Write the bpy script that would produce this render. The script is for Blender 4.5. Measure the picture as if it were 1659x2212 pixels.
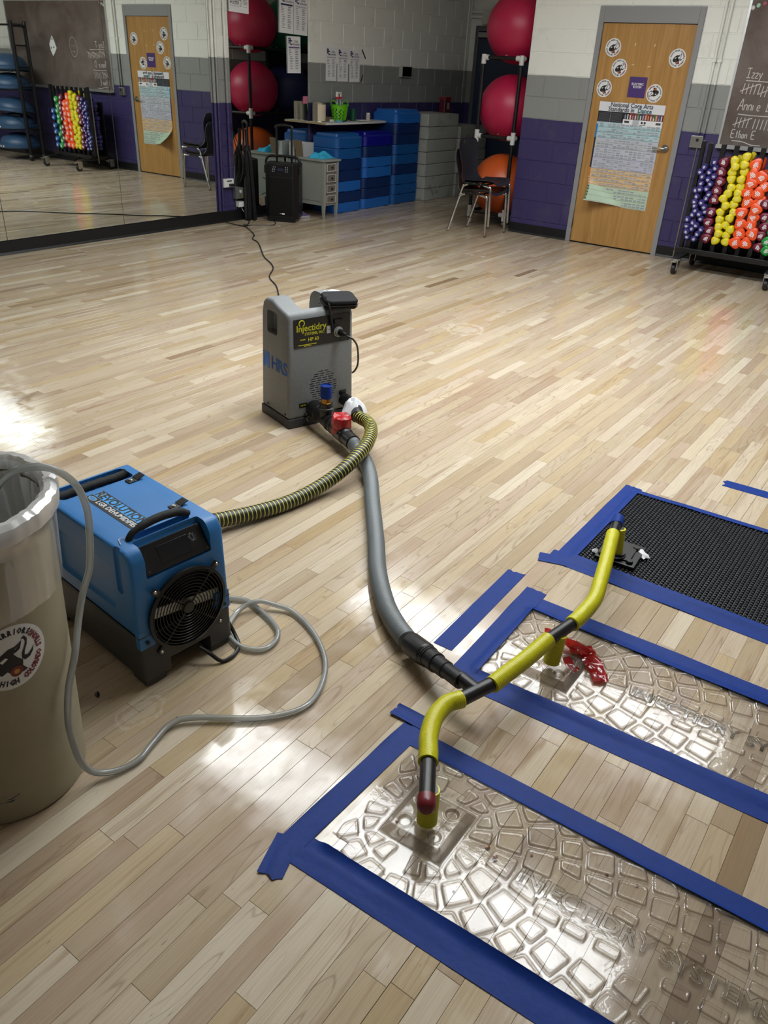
import bpy, bmesh, math, random
import numpy as np
from mathutils import Vector, Matrix, noise as mnoise
PI = math.pi
rnd = random.Random(7)
for o in list(bpy.data.objects):
    bpy.data.objects.remove(o, do_unlink=True)
SC = bpy.context.scene
COL = SC.collection

# ------------------------------------------------------------------ camera
H, WALL_Y, WALL_X = 1.574, 6.687, 8.516      # eye height, mirror wall plane, door wall plane
FPX, PITCH, ROLL, YAW = 1697.7, math.radians(29.538), math.radians(3.162), math.radians(34.343)
fw = Vector((math.cos(YAW)*math.cos(PITCH), math.sin(YAW)*math.cos(PITCH), -math.sin(PITCH)))
rt = Vector((math.sin(YAW), -math.cos(YAW), 0)); up = rt.cross(fw)
r2 = math.cos(ROLL)*rt + math.sin(ROLL)*up; u2 = -math.sin(ROLL)*rt + math.cos(ROLL)*up
cd = bpy.data.cameras.new('camera'); cam = bpy.data.objects.new('camera', cd); COL.objects.link(cam)
mw = Matrix(((r2.x, u2.x, -fw.x, 0), (r2.y, u2.y, -fw.y, 0), (r2.z, u2.z, -fw.z, H), (0, 0, 0, 1)))
cam.matrix_world = mw
cd.sensor_fit = 'HORIZONTAL'; cd.sensor_width = 36; cd.lens = 36*FPX/1659; cd.clip_start = .02; cd.clip_end = 60
SC.camera = cam
# ------------------------------------------------------------------ world, exposure
w = bpy.data.worlds.new('World'); SC.world = w; w.use_nodes = True
w.node_tree.nodes['Background'].inputs[0].default_value = (.5, .52, .55, 1)
w.node_tree.nodes['Background'].inputs[1].default_value = .05
SC.view_settings.view_transform = 'Standard'; SC.view_settings.look = 'None'
SC.view_settings.gamma = 1; SC.view_settings.use_curve_mapping = False
SC.view_settings.exposure = 0.0
SC.cycles.use_denoising = True
SC.cycles.max_bounces = 9; SC.cycles.transparent_max_bounces = 16
SC.cycles.sample_clamp_indirect = 6
LAMP_STRENGTH = 22.0
CEIL = 3.2
# ceiling lights: rows of recessed panels, (x, y) of the middle of each
LAMPS = [(3.12, .9), (3.12, 2.12), (3.12, 3.34), (5.4, .9), (5.4, 2.12), (5.4, 3.34)]

# ------------------------------------------------------------------ helpers
def C(h):
    h = h.lstrip('#'); v = [int(h[i:i+2], 16)/255 for i in (0, 2, 4)]
    return tuple(((c+.055)/1.055)**2.4 if c > .04045 else c/12.92 for c in v) + (1,)
class NT:
    def __init__(s, name):
        s.m = bpy.data.materials.new(name); s.m.use_nodes = True; s.t = s.m.node_tree; s.t.nodes.clear()
        s.out = s.n('ShaderNodeOutputMaterial')
    def n(s, t, **k):
        x = s.t.nodes.new(t)
        for a, b in k.items():
            if hasattr(x, a): setattr(x, a, b)
            else: x.inputs[a.replace('_', ' ')].default_value = b
        return x
    def l(s, a, b): s.t.links.new(a, b)
    def math(s, op, a, b=0.0):
        x = s.n('ShaderNodeMath'); x.operation = op
        for i, v in enumerate((a, b)):
            if isinstance(v, (int, float)): x.inputs[i].default_value = v
            else: s.l(v, x.inputs[i])
        return x.outputs[0]
    def mix(s, f, a, b, mode='MIX'):
        x = s.n('ShaderNodeMix'); x.data_type = 'RGBA'; x.blend_type = mode
        for i, v in ((0, f), (6, a), (7, b)):
            if isinstance(v, (int, float, tuple)): x.inputs[i].default_value = v
            else: s.l(v, x.inputs[i])
        return x.outputs[2]
    def ramp(s, f, stops):
        x = s.n('ShaderNodeValToRGB'); e = x.color_ramp.elements
        while len(e) < len(stops): e.new(.5)
        for i, (p, c) in enumerate(stops): e[i].position = p; e[i].color = c if isinstance(c, tuple) else (c, c, c, 1)
        s.l(f, x.inputs[0]); return x.outputs[0]
    def noise(s, vec, scale, detail=3, rough=.5, dist=0):
        x = s.n('ShaderNodeTexNoise'); x.inputs['Scale'].default_value = scale; x.inputs['Detail'].default_value = detail
        x.inputs['Roughness'].default_value = rough; x.inputs['Distortion'].default_value = dist
        if vec is not None: s.l(vec, x.inputs['Vector'])
        return x.outputs[0]
    def pos(s): return s.n('ShaderNodeNewGeometry').outputs['Position']
    def obj(s): return s.n('ShaderNodeTexCoord').outputs['Object']
MC = {}
def mat(name, col, rough=.5, metal=0, var=0, vs=8, bump=0, bs=150, coat=0, spec=.5, rvar=0):
    if name in MC: return MC[name]
    t = NT(name); b = t.n('ShaderNodeBsdfPrincipled'); t.l(b.outputs[0], t.out.inputs[0])
    c = C(col) if isinstance(col, str) else col
    b.inputs['Base Color'].default_value = c; b.inputs['Roughness'].default_value = rough; b.inputs['Metallic'].default_value = metal
    b.inputs['Coat Weight'].default_value = coat; b.inputs['Specular IOR Level'].default_value = spec
    if var or bump or rvar: co = t.obj()
    if var:
        f = t.noise(co, vs, 5, .6)
        t.l(t.mix(t.ramp(f, [(.3, 0.0), (.7, 1.0)]), tuple(x*(1-var) for x in c[:3])+(1,), tuple(min(1, x*(1+var)) for x in c[:3])+(1,)), b.inputs['Base Color'])
    if rvar:
        t.l(t.math('ADD', t.math('MULTIPLY', t.noise(co, vs*2, 4), rvar), rough-rvar/2), b.inputs['Roughness'])
    if bump:
        bp = t.n('ShaderNodeBump'); bp.inputs['Strength'].default_value = bump; bp.inputs['Distance'].default_value = .002
        t.l(t.noise(co, bs, 3), bp.inputs['Height']); t.l(bp.outputs[0], b.inputs['Normal'])
    MC[name] = t.m; return t.m
def attr_mat(name, rough=.6, spec=.4, metal=0):
    if name in MC: return MC[name]
    t = NT(name); b = t.n('ShaderNodeBsdfPrincipled'); t.l(b.outputs[0], t.out.inputs[0])
    a = t.n('ShaderNodeAttribute'); a.attribute_name = 'tint'; t.l(a.outputs['Color'], b.inputs['Base Color'])
    b.inputs['Roughness'].default_value = rough; b.inputs['Specular IOR Level'].default_value = spec; b.inputs['Metallic'].default_value = metal
    MC[name] = t.m; return t.m
# geometry as (verts, faces, face material index)
def J(*gs):
    v, f, m = [], [], []
    for g in gs:
        o = len(v); v += g[0]; f += [tuple(i+o for i in q) for q in g[1]]; m += (g[2] if len(g) > 2 and g[2] else [0]*len(g[1]))
    return v, f, m
def MI(g, i): return g[0], g[1], [i]*len(g[1])
def T(g, loc=(0, 0, 0), rot=(0, 0, 0), sc=(1, 1, 1)):
    from mathutils import Euler
    M = Matrix.Translation(loc) @ Euler([math.radians(a) for a in rot]).to_matrix().to_4x4() @ Matrix.Diagonal((*((sc,)*3 if isinstance(sc, (int, float)) else sc), 1))
    return [tuple(M @ Vector(p)) for p in g[0]], g[1], (g[2] if len(g) > 2 else None)
def TM(g, M): return [tuple(M @ Vector(p)) for p in g[0]], g[1], (g[2] if len(g) > 2 else None)
def W(g, fn): return [tuple(fn(*p)) for p in g[0]], g[1], (g[2] if len(g) > 2 else None)
def box(x0, x1, y0, y1, z0, z1):
    v = [(x, y, z) for z in (z0, z1) for y in (y0, y1) for x in (x0, x1)]
    return v, [(0, 2, 3, 1), (4, 5, 7, 6), (0, 1, 5, 4), (2, 6, 7, 3), (0, 4, 6, 2), (1, 3, 7, 5)], None
def bm_geo(bm):
    bm.verts.index_update()
    g = [tuple(v.co) for v in bm.verts], [tuple(v.index for v in f.verts) for f in bm.faces], None
    bm.free(); return g
def bev(g, d=.004, seg=2, ang=30):
    bm = bmesh.new(); vs = [bm.verts.new(p) for p in g[0]]
    for f in g[1]:
        try: bm.faces.new([vs[i] for i in f])
        except ValueError: pass
    bmesh.ops.recalc_face_normals(bm, faces=bm.faces)
    es = [e for e in bm.edges if len(e.link_faces) == 2 and e.calc_face_angle(0) > math.radians(ang)]
    bmesh.ops.bevel(bm, geom=es, offset=d, segments=seg, profile=.5, affect='EDGES', clamp_overlap=True)
    return bm_geo(bm)
def bbox(x0, x1, y0, y1, z0, z1, d=.004, seg=2): return bev(box(x0, x1, y0, y1, z0, z1), d, seg)
def lathe(prof, n=24, cap=True):
    v, f = [], []
    for r, z in prof:
        for i in range(n): a = 2*PI*i/n; v.append((r*math.cos(a), r*math.sin(a), z))
    for k in range(len(prof)-1):
        for i in range(n): j = (i+1) % n; f.append((k*n+i, k*n+j, (k+1)*n+j, (k+1)*n+i))
    if cap:
        if prof[0][0] > 1e-6: f.append(tuple(range(n-1, -1, -1)))
        if prof[-1][0] > 1e-6: f.append(tuple((len(prof)-1)*n+i for i in range(n)))
    return v, f, None
def cyl(r, z0, z1, n=20, d=.001): return lathe([(r-d, z0), (r, z0+d), (r, z1-d), (r-d, z1)], n)
def sphere(r, nu=24, nv=14): return lathe([(r*math.sin(PI*k/nv)+1e-7, -r*math.cos(PI*k/nv)) for k in range(nv+1)], nu, False)
def prism(poly, z0, z1):
    n = len(poly)
    if sum(poly[i][0]*poly[(i+1) % n][1]-poly[(i+1) % n][0]*poly[i][1] for i in range(n)) < 0: poly = poly[::-1]
    v = [(x, y, z0) for x, y in poly] + [(x, y, z1) for x, y in poly]
    return v, [tuple(range(n-1, -1, -1)), tuple(range(n, 2*n))] + [(i, (i+1) % n, n+(i+1) % n, n+i) for i in range(n)], None
def cat_rom(pts, step=.01):
    P = [Vector(p) for p in pts]; P = [P[0]*2-P[1]] + P + [P[-1]*2-P[-2]]; out = []
    for i in range(1, len(P)-2):
        a, b, c, d = P[i-1:i+3]; n = max(2, int((c-b).length/step))
        for k in range(n):
            t = k/n; out.append(.5*((2*b)+(c-a)*t+(2*a-5*b+4*c-d)*t*t+(3*b-3*c+d-a)*t**3))
    out.append(P[-2]); return out
def resample(P, step):
    out = [P[0].copy()]; acc = 0
    for a, b in zip(P, P[1:]):
        L = (b-a).length
        if L < 1e-9: continue
        while acc+L >= step*len(out)-1e-9:
            out.append(a+(b-a)*((step*len(out)-acc)/L))
        acc += L
    return out
def tube(pts, r, n=12, rf=None, step=None, smooth=True, mf=None, cap=True):
    P = cat_rom(pts, .01) if smooth and len(pts) > 2 else [Vector(p) for p in pts]
    if step: P = resample(P, step)
    v, f, m = [], [], []; t = (P[1]-P[0]).normalized(); nrm = t.orthogonal().normalized()
    for i, p in enumerate(P):
        t2 = (P[min(i+1, len(P)-1)]-P[max(i-1, 0)]).normalized()
        q = t.rotation_difference(t2); nrm = (q @ nrm).normalized(); t = t2; b = t.cross(nrm)
        rr = rf(i) if rf else r
        for k in range(n):
            a = 2*PI*k/n; v.append(tuple(p+(nrm*math.cos(a)+b*math.sin(a))*rr))
    for i in range(len(P)-1):
        for k in range(n):
            j = (k+1) % n; f.append((i*n+k, i*n+j, (i+1)*n+j, (i+1)*n+k)); m.append(mf(i) if mf else 0)
    if cap: f += [tuple(range(n-1, -1, -1)), tuple((len(P)-1)*n+k for k in range(n))]; m += [0, 0]
    return v, f, m
def rod(a, b, r, n=10): return tube([a, b], r, n, smooth=False)
def link(name, me, parent=None, loc=(0, 0, 0), rot=(0, 0, 0)):
    o = bpy.data.objects.new(name, me); COL.objects.link(o); o.location = loc; o.rotation_euler = [math.radians(a) for a in rot]
    if parent: o.parent = parent
    return o
def mk(name, g, mats, parent=None, loc=(0, 0, 0), rot=(0, 0, 0), smooth=False, kind=None, tint=None, bv=0, bseg=2, ang=35):
    me = bpy.data.meshes.new(name); me.from_pydata(g[0], [], g[1])
    for m in (mats if isinstance(mats, (list, tuple)) else [mats]): me.materials.append(m)
    if len(g) > 2 and g[2]: me.polygons.foreach_set('material_index', g[2])
    if smooth: me.polygons.foreach_set('use_smooth', [True]*len(me.polygons))
    if smooth and not bv: me.set_sharp_from_angle(angle=math.radians(ang))
    wn = smooth and not bv and len(me.polygons) < 6000 and not kind
    if tint is not None:
        a = me.attributes.new('tint', 'FLOAT_COLOR', 'FACE'); a.data.foreach_set('color', np.array(tint, dtype=np.float32).ravel())
    me.update()
    o = link(name, me, parent, loc, rot)
    if kind: o['kind'] = kind
    if wn: m_ = o.modifiers.new('weighted_normals', 'WEIGHTED_NORMAL'); m_.keep_sharp = True; m_.weight = 80
    if bv:
        b = o.modifiers.new('bevel', 'BEVEL'); b.width = bv; b.segments = bseg; b.limit_method = 'ANGLE'; b.angle_limit = math.radians(30); b.harden_normals = True
        me.polygons.foreach_set('use_smooth', [True]*len(me.polygons))
    return o
def tag(o, label, cat, group=None):
    o['label'] = label; o['category'] = cat
    if group: o['group'] = group
    return o
def thing(name, label, cat, loc=(0, 0, 0), rotz=0, group=None, rot=None):
    o = bpy.data.objects.new(name, None); COL.objects.link(o); o.empty_display_size = .05
    o.location = loc; o.rotation_euler = [math.radians(a) for a in (rot or (0, 0, rotz))]
    return tag(o, label, cat, group)
def mkw(name, g, mats, base, parent=None, **k):
    """geometry given in world coordinates, origin moved to base"""
    g = T(g, tuple(-c for c in base))
    return mk(name, g, mats, parent, loc=(0, 0, 0) if parent else base, **k)
def copy_tree(o, parent=None):
    c = o.copy(); COL.objects.link(c)
    if parent: c.parent = parent
    for ch in list(o.children): copy_tree(ch, c)
    return c
def cut(o, cutters):
    """boolean difference, applied"""
    for c in cutters:
        m = o.modifiers.new('cut', 'BOOLEAN'); m.object = c; m.operation = 'DIFFERENCE'; m.solver = 'EXACT'
    dg = bpy.context.evaluated_depsgraph_get(); me = bpy.data.meshes.new_from_object(o.evaluated_get(dg))
    o.modifiers.clear(); o.data = me
    for c in cutters: bpy.data.objects.remove(c, do_unlink=True)
def text_geo(s, size, ext=.0004, off=0, align='CENTER', spacing=1, res=2, bevd=0):
    cu = bpy.data.curves.new('lettering', 'FONT'); cu.body = s; cu.size = size; cu.extrude = ext; cu.offset = off
    cu.align_x = align; cu.align_y = 'CENTER'; cu.resolution_u = res; cu.space_character = spacing; cu.bevel_depth = bevd; cu.space_line = .9
    o = bpy.data.objects.new('lettering', cu); COL.objects.link(o)
    dg = bpy.context.evaluated_depsgraph_get(); me = bpy.data.meshes.new_from_object(o.evaluated_get(dg))
    g = [tuple(v.co) for v in me.vertices], [tuple(p.vertices) for p in me.polygons], None
    bpy.data.objects.remove(o, do_unlink=True); bpy.data.curves.remove(cu); bpy.data.meshes.remove(me)
    return g
def onA(y, z, x=0.0):   # frame of a print on the door wall: local x -> -y (to the right seen from the room), local y -> z, normal -> -x
    return Matrix(((0, 0, -1, WALL_X-x), (-1, 0, 0, y), (0, 1, 0, z), (0, 0, 0, 1)))
def onM(x, z, y=0.0):   # print on the mirror wall: local x -> x, local y -> z, normal -> -y
    return Matrix(((1, 0, 0, x), (0, 0, -1, WALL_Y-y), (0, 1, 0, z), (0, 0, 0, 1)))
def proj(p):
    d = Vector(p)-Vector((0, 0, H)); z = d.dot(fw)
    return 829.5+FPX*d.dot(r2)/z, 1106-FPX*d.dot(u2)/z, z
def nz(p, s=1.0, o=0.0): return mnoise.noise(Vector((p[0]*s+o, p[1]*s-o, p[2]*s+o*.7)))
# ------------------------------------------------------------------ setting materials
def wood_mat():
    t = NT('maple'); b = t.n('ShaderNodeBsdfPrincipled'); t.l(b.outputs[0], t.out.inputs[0])
    a = t.n('ShaderNodeAttribute'); a.attribute_name = 'tint'
    s = t.n('ShaderNodeSeparateColor'); t.l(a.outputs['Color'], s.inputs[0]); R, G, B = s.outputs[0], s.outputs[1], s.outputs[2]
    p = t.n('ShaderNodeSeparateXYZ'); t.l(t.pos(), p.inputs[0])
    def vec(sx, sy, k):
        c = t.n('ShaderNodeCombineXYZ')
        t.l(t.math('ADD', t.math('MULTIPLY', p.outputs[0], sx), t.math('MULTIPLY', G, 37.0*k)), c.inputs[0])
        t.l(t.math('ADD', t.math('MULTIPLY', p.outputs[1], sy), t.math('MULTIPLY', B, 53.0*k)), c.inputs[1])
        t.l(t.math('MULTIPLY', G, 11.0), c.inputs[2]); return c.outputs[0]
    base = t.ramp(R, [(0, C('#877258')), (.1, C('#9e8a70')), (.25, C('#ae9c83')), (.5, C('#b9a990')), (.75, C('#c3b49d')), (1, C('#cfc3ae'))])
    hue = t.mix(t.ramp(B, [(.55, 0.0), (.95, .55)]), base, C('#b09a88'))
    hue = t.mix(t.ramp(B, [(.05, .55), (.3, 0.0)]), hue, C('#b69f76'))
    # broad streaks of heartwood along the board
    st = t.noise(vec(1.6, 26, 1), 1.0, 4, .55, .6)
    hue = t.mix(t.math('MULTIPLY', t.ramp(st, [(.52, 0.0), (.72, 1.0)]), t.math('ADD', t.math('MULTIPLY', G, .7), .1)), hue, C('#937659'))
    # cathedral figure
    gr = t.noise(vec(1.5, 13, .6), 1.0, 2, .45, .25)
    ln = t.math('ABSOLUTE', t.math('SUBTRACT', t.math('FRACT', t.math('MULTIPLY', gr, 11.0)), .5))
    msk = t.ramp(t.noise(vec(.8, 5, .8), 1.0, 2), [(.45, 0.0), (.6, 1.0)])
    hue = t.mix(t.math('MULTIPLY', t.math('MULTIPLY', t.ramp(ln, [(.0, 1.0), (.1, 0.0)]), msk), .38), hue, C('#70563e'))
    fine = t.noise(vec(7, 330, 1), 1.0, 3, .6)
    hue = t.mix(t.math('MULTIPLY', t.ramp(fine, [(.35, 1.0), (.6, 0.0)]), .16), hue, C('#72593f'))
    # dark mineral flecks
    fl = t.noise(vec(22, 150, 1), 1.0, 2, .5)
    hue = t.mix(t.math('MULTIPLY', t.ramp(fl, [(.74, 0.0), (.79, 1.0)]), .7), hue, C('#3d2b1d'))
    # dull scuffed patches in the varnish
    big = t.noise(t.pos(), 1.7, 5, .65, .4)
    hue = t.mix(t.math('MULTIPLY', t.ramp(big, [(.6, 0.0), (.75, 1.0)]), .16), hue, C('#b5a994'))
    # two whitish dried-water marks on the varnish
    for (mx, my, ax, ay, k) in ((.955, 1.425, 9.0, 15.0, .6), (4.76, 2.65, 5.0, 5.0, .8)):
        q = t.n('ShaderNodeVectorMath'); q.operation = 'SUBTRACT'; t.l(t.pos(), q.inputs[0]); q.inputs[1].default_value = (mx, my, 0)
        q2 = t.n('ShaderNodeVectorMath'); q2.operation = 'MULTIPLY'; t.l(q.outputs[0], q2.inputs[0]); q2.inputs[1].default_value = (ax, ay, 0)
        ln_ = t.n('ShaderNodeVectorMath'); ln_.operation = 'LENGTH'; t.l(q2.outputs[0], ln_.inputs[0])
        edge = t.math('ADD', ln_.outputs['Value'], t.math('MULTIPLY', t.noise(t.pos(), 14, 5, .7), 1.1))
        body = t.ramp(edge, [(.95, 1.0), (1.35, 0.0)]); cr = t.ramp(t.math('ABSOLUTE', t.math('SUBTRACT', edge, 1.2)), [(.02, 1.0), (.09, 0.0)])
        hue = t.mix(t.math('MULTIPLY', t.math('MAXIMUM', t.math('MULTIPLY', body, .35), t.math('MULTIPLY', cr, t.noise(t.pos(), 60, 3))), k), hue, C('#d9d3c8'))
    t.l(hue, b.inputs['Base Color'])
    sc = t.noise(t.pos(), 9, 6, .7)
    t.l(t.math('ADD', t.math('MULTIPLY', t.ramp(sc, [(.36, 0.0), (.66, 1.0)]), .2), t.math('ADD', t.math('MULTIPLY', t.ramp(big, [(.58, 0.0), (.75, 1.0)]), .12), .03)), b.inputs['Roughness'])
    b.inputs['Specular IOR Level'].default_value = .36
    bp = t.n('ShaderNodeBump'); bp.inputs['Strength'].default_value = .035; bp.inputs['Distance'].default_value = .002
    t.l(t.math('ADD', t.noise(t.pos(), 16, 3), t.math('MULTIPLY', t.noise(t.pos(), 120, 2), .12)), bp.inputs['Height'])
    t.l(bp.outputs[0], b.inputs['Normal'])
    return t.m
def paint_mat():
    """block wall paint: purple dado, grey band, white above, by height"""
    t = NT('block_paint'); b = t.n('ShaderNodeBsdfPrincipled'); t.l(b.outputs[0], t.out.inputs[0])
    z = t.n('ShaderNodeSeparateXYZ'); t.l(t.pos(), z.inputs[0])
    wob = t.math('MULTIPLY', t.math('SUBTRACT', t.noise(t.pos(), 6, 3), .5), .012)
    zz = t.math('ADD', z.outputs[2], wob)
    def step(h): return t.math('GREATER_THAN', zz, h)
    c = t.mix(step(1.1636), C('#37305c'), C('#888a88'))
    c = t.mix(step(1.570), c, C('#e3e4de'))
    dirt = t.noise(t.pos(), 5, 6, .7)
    c = t.mix(t.math('MULTIPLY', t.ramp(dirt, [(.55, 0.0), (.8, 1.0)]), .22), c, C('#77736c'))
    t.l(c, b.inputs['Base Color']); b.inputs['Roughness'].default_value = .42
    bp = t.n('ShaderNodeBump'); bp.inputs['Strength'].default_value = .35; bp.inputs['Distance'].default_value = .003
    t.l(t.noise(t.pos(), 90, 4, .6), bp.inputs['Height']); t.l(bp.outputs[0], b.inputs['Normal'])
    return t.m
WOOD, PAINT = wood_mat(), paint_mat()
BLACK = mat('black_rubber', '#141416', .5, bump=.15)
BLKPL = mat('black_plastic', '#101012', .38)
WHITE = mat('white_plastic', '#d9dad8', .4)
CHROME = mat('chrome', '#d8d8d6', .16, 1)
STEEL = mat('steel', '#a9aaa8', .32, 1)
PAPER = mat('paper', '#dfe0e2', .7)
GREYPAINT = mat('grey_frame_paint', '#87888a', .42)
BLKMETAL = mat('black_steel', '#131315', .34)
INK = mat('black_ink', '#17171b', .6)
def struct(o): o['kind'] = 'structure'; return o

# ------------------------------------------------------------------ floor of maple strips
FX0, FX1, FY0, FY1 = -3.2, 11.3, -3.6, WALL_Y
floor = struct(mk('floor', box(FX0, FX1, FY0, FY1, -.12, -.0075), mat('subfloor', '#2a221a', .9)))
PW = .0572
planks = []
y = FY1 - PW*int((FY1-FY0)/PW)
while y < FY1-.001:
    x = FX0 - rnd.random()*.5
    gap = .0004 + (.0011 if rnd.random() < .14 else .0003*rnd.random())
    while x < FX1:
        L = rnd.choice((.24, .3, .38, .45, .55, .62, .75, .9, 1.05))*rnd.uniform(.85, 1.15)
        a, b_ = max(x, FX0), min(x+L, FX1)
        x += L
        if b_-a < .05: continue
        planks.append((a+.0003, b_-.0003, y+gap*.5, y+PW-gap*.5, (min(1, max(0, rnd.gauss(.6, .24))), rnd.random(), rnd.random(), 1)))
    y += PW
def plank_geo(p):
    a, b_, c, d, _ = p
    hz = [rnd.uniform(-.00022, .00012) for _ in range(4)]; e = .0005
    v = [(a, c, hz[0]-e), (b_, c, hz[1]-e), (b_, d, hz[2]-e), (a, d, hz[3]-e), (a+e, c+e, hz[0]), (b_-e, c+e, hz[1]), (b_-e, d-e, hz[2]), (a+e, d-e, hz[3]),
         (a, c, -.007), (b_, c, -.007), (b_, d, -.007), (a, d, -.007)]
    return v, [(4, 5, 6, 7), (0, 1, 5, 4), (1, 2, 6, 5), (2, 3, 7, 6), (3, 0, 4, 7), (8, 9, 1, 0), (9, 10, 2, 1), (10, 11, 3, 2), (11, 8, 0, 3)], None
def plank_score(p):
    m = (max(p[0], .3), (p[2]+p[3])/2, 0) if p[0] < .3 < p[1] else ((p[0]+p[1])/2, (p[2]+p[3])/2, 0)
    u, v, z = proj(m)
    if z < .2 or not (-20 < u < 1680 and -20 < v < 2230): return 0
    return (p[1]-p[0])*(p[3]-p[2])*H/z**3
planks.sort(key=plank_score, reverse=True)
for p in planks[:300]:
    g = plank_geo(p); c = ((p[0]+p[1])/2, (p[2]+p[3])/2, 0)
    o = mkw('plank', g, WOOD, c, tint=[p[4]]*9); o.parent = floor
V, F, TI = [], [], []
for p in planks[300:]:
    g = plank_geo(p); n = len(V); V += g[0]; F += [tuple(i+n for i in q) for q in g[1]]; TI += [p[4]]*9
mk('plank_field', (V, F, None), WOOD, floor, kind='stuff', tint=TI)

# ------------------------------------------------------------------ block walls
CW, CH, Z0 = .4064, .2032, .1476
BM = {}
def block_mesh(wd, ht):
    k = (round(wd, 3), round(ht, 3))
    if k not in BM:
        e, j, d = .0045, .0035, .005
        x0, x1, z0, z1 = -wd/2+j, wd/2-j, -ht/2+j, ht/2-j
        v = [(x0, 0, z0), (x1, 0, z0), (x1, 0, z1), (x0, 0, z1), (x0+e, -d, z0+e), (x1-e, -d, z0+e), (x1-e, -d, z1-e), (x0+e, -d, z1-e)]
        me = bpy.data.meshes.new('concrete_block'); me.from_pydata(v, [], [(4, 5, 6, 7), (0, 1, 5, 4), (1, 2, 6, 5), (2, 3, 7, 6), (3, 0, 4, 7)])
        me.materials.append(PAINT); BM[k] = me
    return BM[k]
def lay(wall, axis, plane, s0, s1, zmax, holes=(), phase=0, face=-1, zmin=.02):
    """running bond between s0 and s1; holes = (s0,s1,z0,z1). axis 'x': wall runs along x and faces -y."""
    n = -1
    while True:
        zb, zt = Z0+CH*n, Z0+CH*(n+1); n += 1
        if zb >= zmax: break
        zb2 = max(zb, zmin)
        segs = [(s0, s1)]
        for h0, h1, hz0, hz1 in holes:
            if (zb+zt)/2 > hz0 and (zb+zt)/2 < hz1:
                ns = []
                for a, b_ in segs:
                    if h1 <= a or h0 >= b_: ns.append((a, b_))
                    else:
                        if h0 > a: ns.append((a, h0))
                        if h1 < b_: ns.append((h1, b_))
                segs = ns
        off = phase+(CW/2 if n % 2 else 0)
        for a, b_ in segs:
            k = math.floor((a-off)/CW)
            while off+k*CW < b_:
                c, d = max(a, off+k*CW), min(b_, off+(k+1)*CW); k += 1
                if d-c < .04: continue
                me = block_mesh(d-c, zt-zb2); m = (c+d)/2; zc = (zb2+zt)/2
                if axis == 'x': link('concrete_block', me, wall, (m, plane+.005*0, zc), (0, 0, 0 if face < 0 else 180))
                else: link('concrete_block', me, wall, (plane, m, zc), (0, 0, -90 if face < 0 else 90))
EPS = .005
# mirror wall, y = WALL_Y: bare above the mirrors' height; blocks where the photo shows them
wl = struct(mk('wall_left', box(FX0, FX1+.1, WALL_Y+EPS, WALL_Y+.15, -.1, CEIL+.05), PAINT))
lay(wl, 'x', WALL_Y+EPS, 6.27, 6.555, 2.4, phase=6.27)
lay(wl, 'x', WALL_Y+EPS, 7.765, FX1, 2.7, phase=7.79)
# door wall, x = WALL_X, ends at y = 4.309 where the recess opens
D0, D1, DTOP = 2.592, 3.605, 2.18
wr = struct(mk('wall_right', J(box(WALL_X+EPS, WALL_X+.2, FY0, D0, -.1, CEIL), box(WALL_X+EPS, WALL_X+.2, D1, 4.309, -.1, CEIL),
                               box(WALL_X+EPS, WALL_X+.2, D0, D1, DTOP, CEIL)), PAINT))
lay(wr, 'y', WALL_X+EPS, -1.6, 4.309, 2.5, holes=[(D0, D1, 0, DTOP)], phase=4.309)
# recess: side wall behind the balls (faces +y) and end wall with the dark doors (faces -x)
ws = struct(mk('wall_recess_side', box(WALL_X+.2, FX1, 4.1, 4.309-EPS, -.1, CEIL), PAINT))
lay(ws, 'x', 4.309-EPS, WALL_X+.02, FX1, 2.6, phase=8.53, face=1)
we = struct(mk('wall_recess_end', J(box(FX1+EPS, FX1+.15, 4.1, 4.64, -.1, CEIL), box(FX1+EPS, FX1+.15, 6.6, WALL_Y+.05, -.1, CEIL), box(FX1+EPS, FX1+.15, 4.64, 6.6, 2.13, CEIL)), PAINT))
lay(we, 'y', FX1+EPS, 4.309, WALL_Y, 2.6, holes=[(4.64, 6.6, 0, 2.13)], phase=4.309)
struct(mk('wall_back', box(FX0-.1, FX0, FY0, FY1, -.1, CEIL), PAINT))
struct(mk('wall_front', box(FX0, WALL_X+.1, FY0-.1, FY0, -.1, CEIL), PAINT))
struct(mk('ceiling', box(FX0-.1, FX1+.15, FY0-.1, FY1+.15, CEIL, CEIL+.1), mat('ceiling_white', '#d6d6d2', .9)))
BASE = mat('black_baseboard', '#0d0e12', .45)
def cove(L): return [(0, 0), (.016, 0), (.012, .006), (.006, .02), (.005, L), (0, L)]
def baseboard(name, axis, plane, s0, s1, h, face=-1):
    pr = cove(h); v, f = [], []
    for s in (s0, s1):
        for d, z in pr: v.append((s, plane+face*d, z+.0005) if axis == 'x' else (plane+face*d, s, z+.0005))
    n = len(pr); f = [(i, (i+1) % n, n+(i+1) % n, n+i) for i in range(n)]+[tuple(range(n)), tuple(range(2*n-1, n-1, -1))]
    return struct(mk(name, (v, f, None), BASE))
baseboard('baseboard_left', 'x', WALL_Y, -1.0, 7.80, .112)
baseboard('baseboard_left.001', 'x', WALL_Y, 7.80, FX1, .1)
baseboard('baseboard_right', 'y', WALL_X, 3.605, 4.309, .105)
baseboard('baseboard_right.001', 'y', WALL_X, -1.6, 2.592, .105)
baseboard('baseboard_recess', 'x', 4.309, WALL_X+.02, FX1, .1, face=1)

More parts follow.
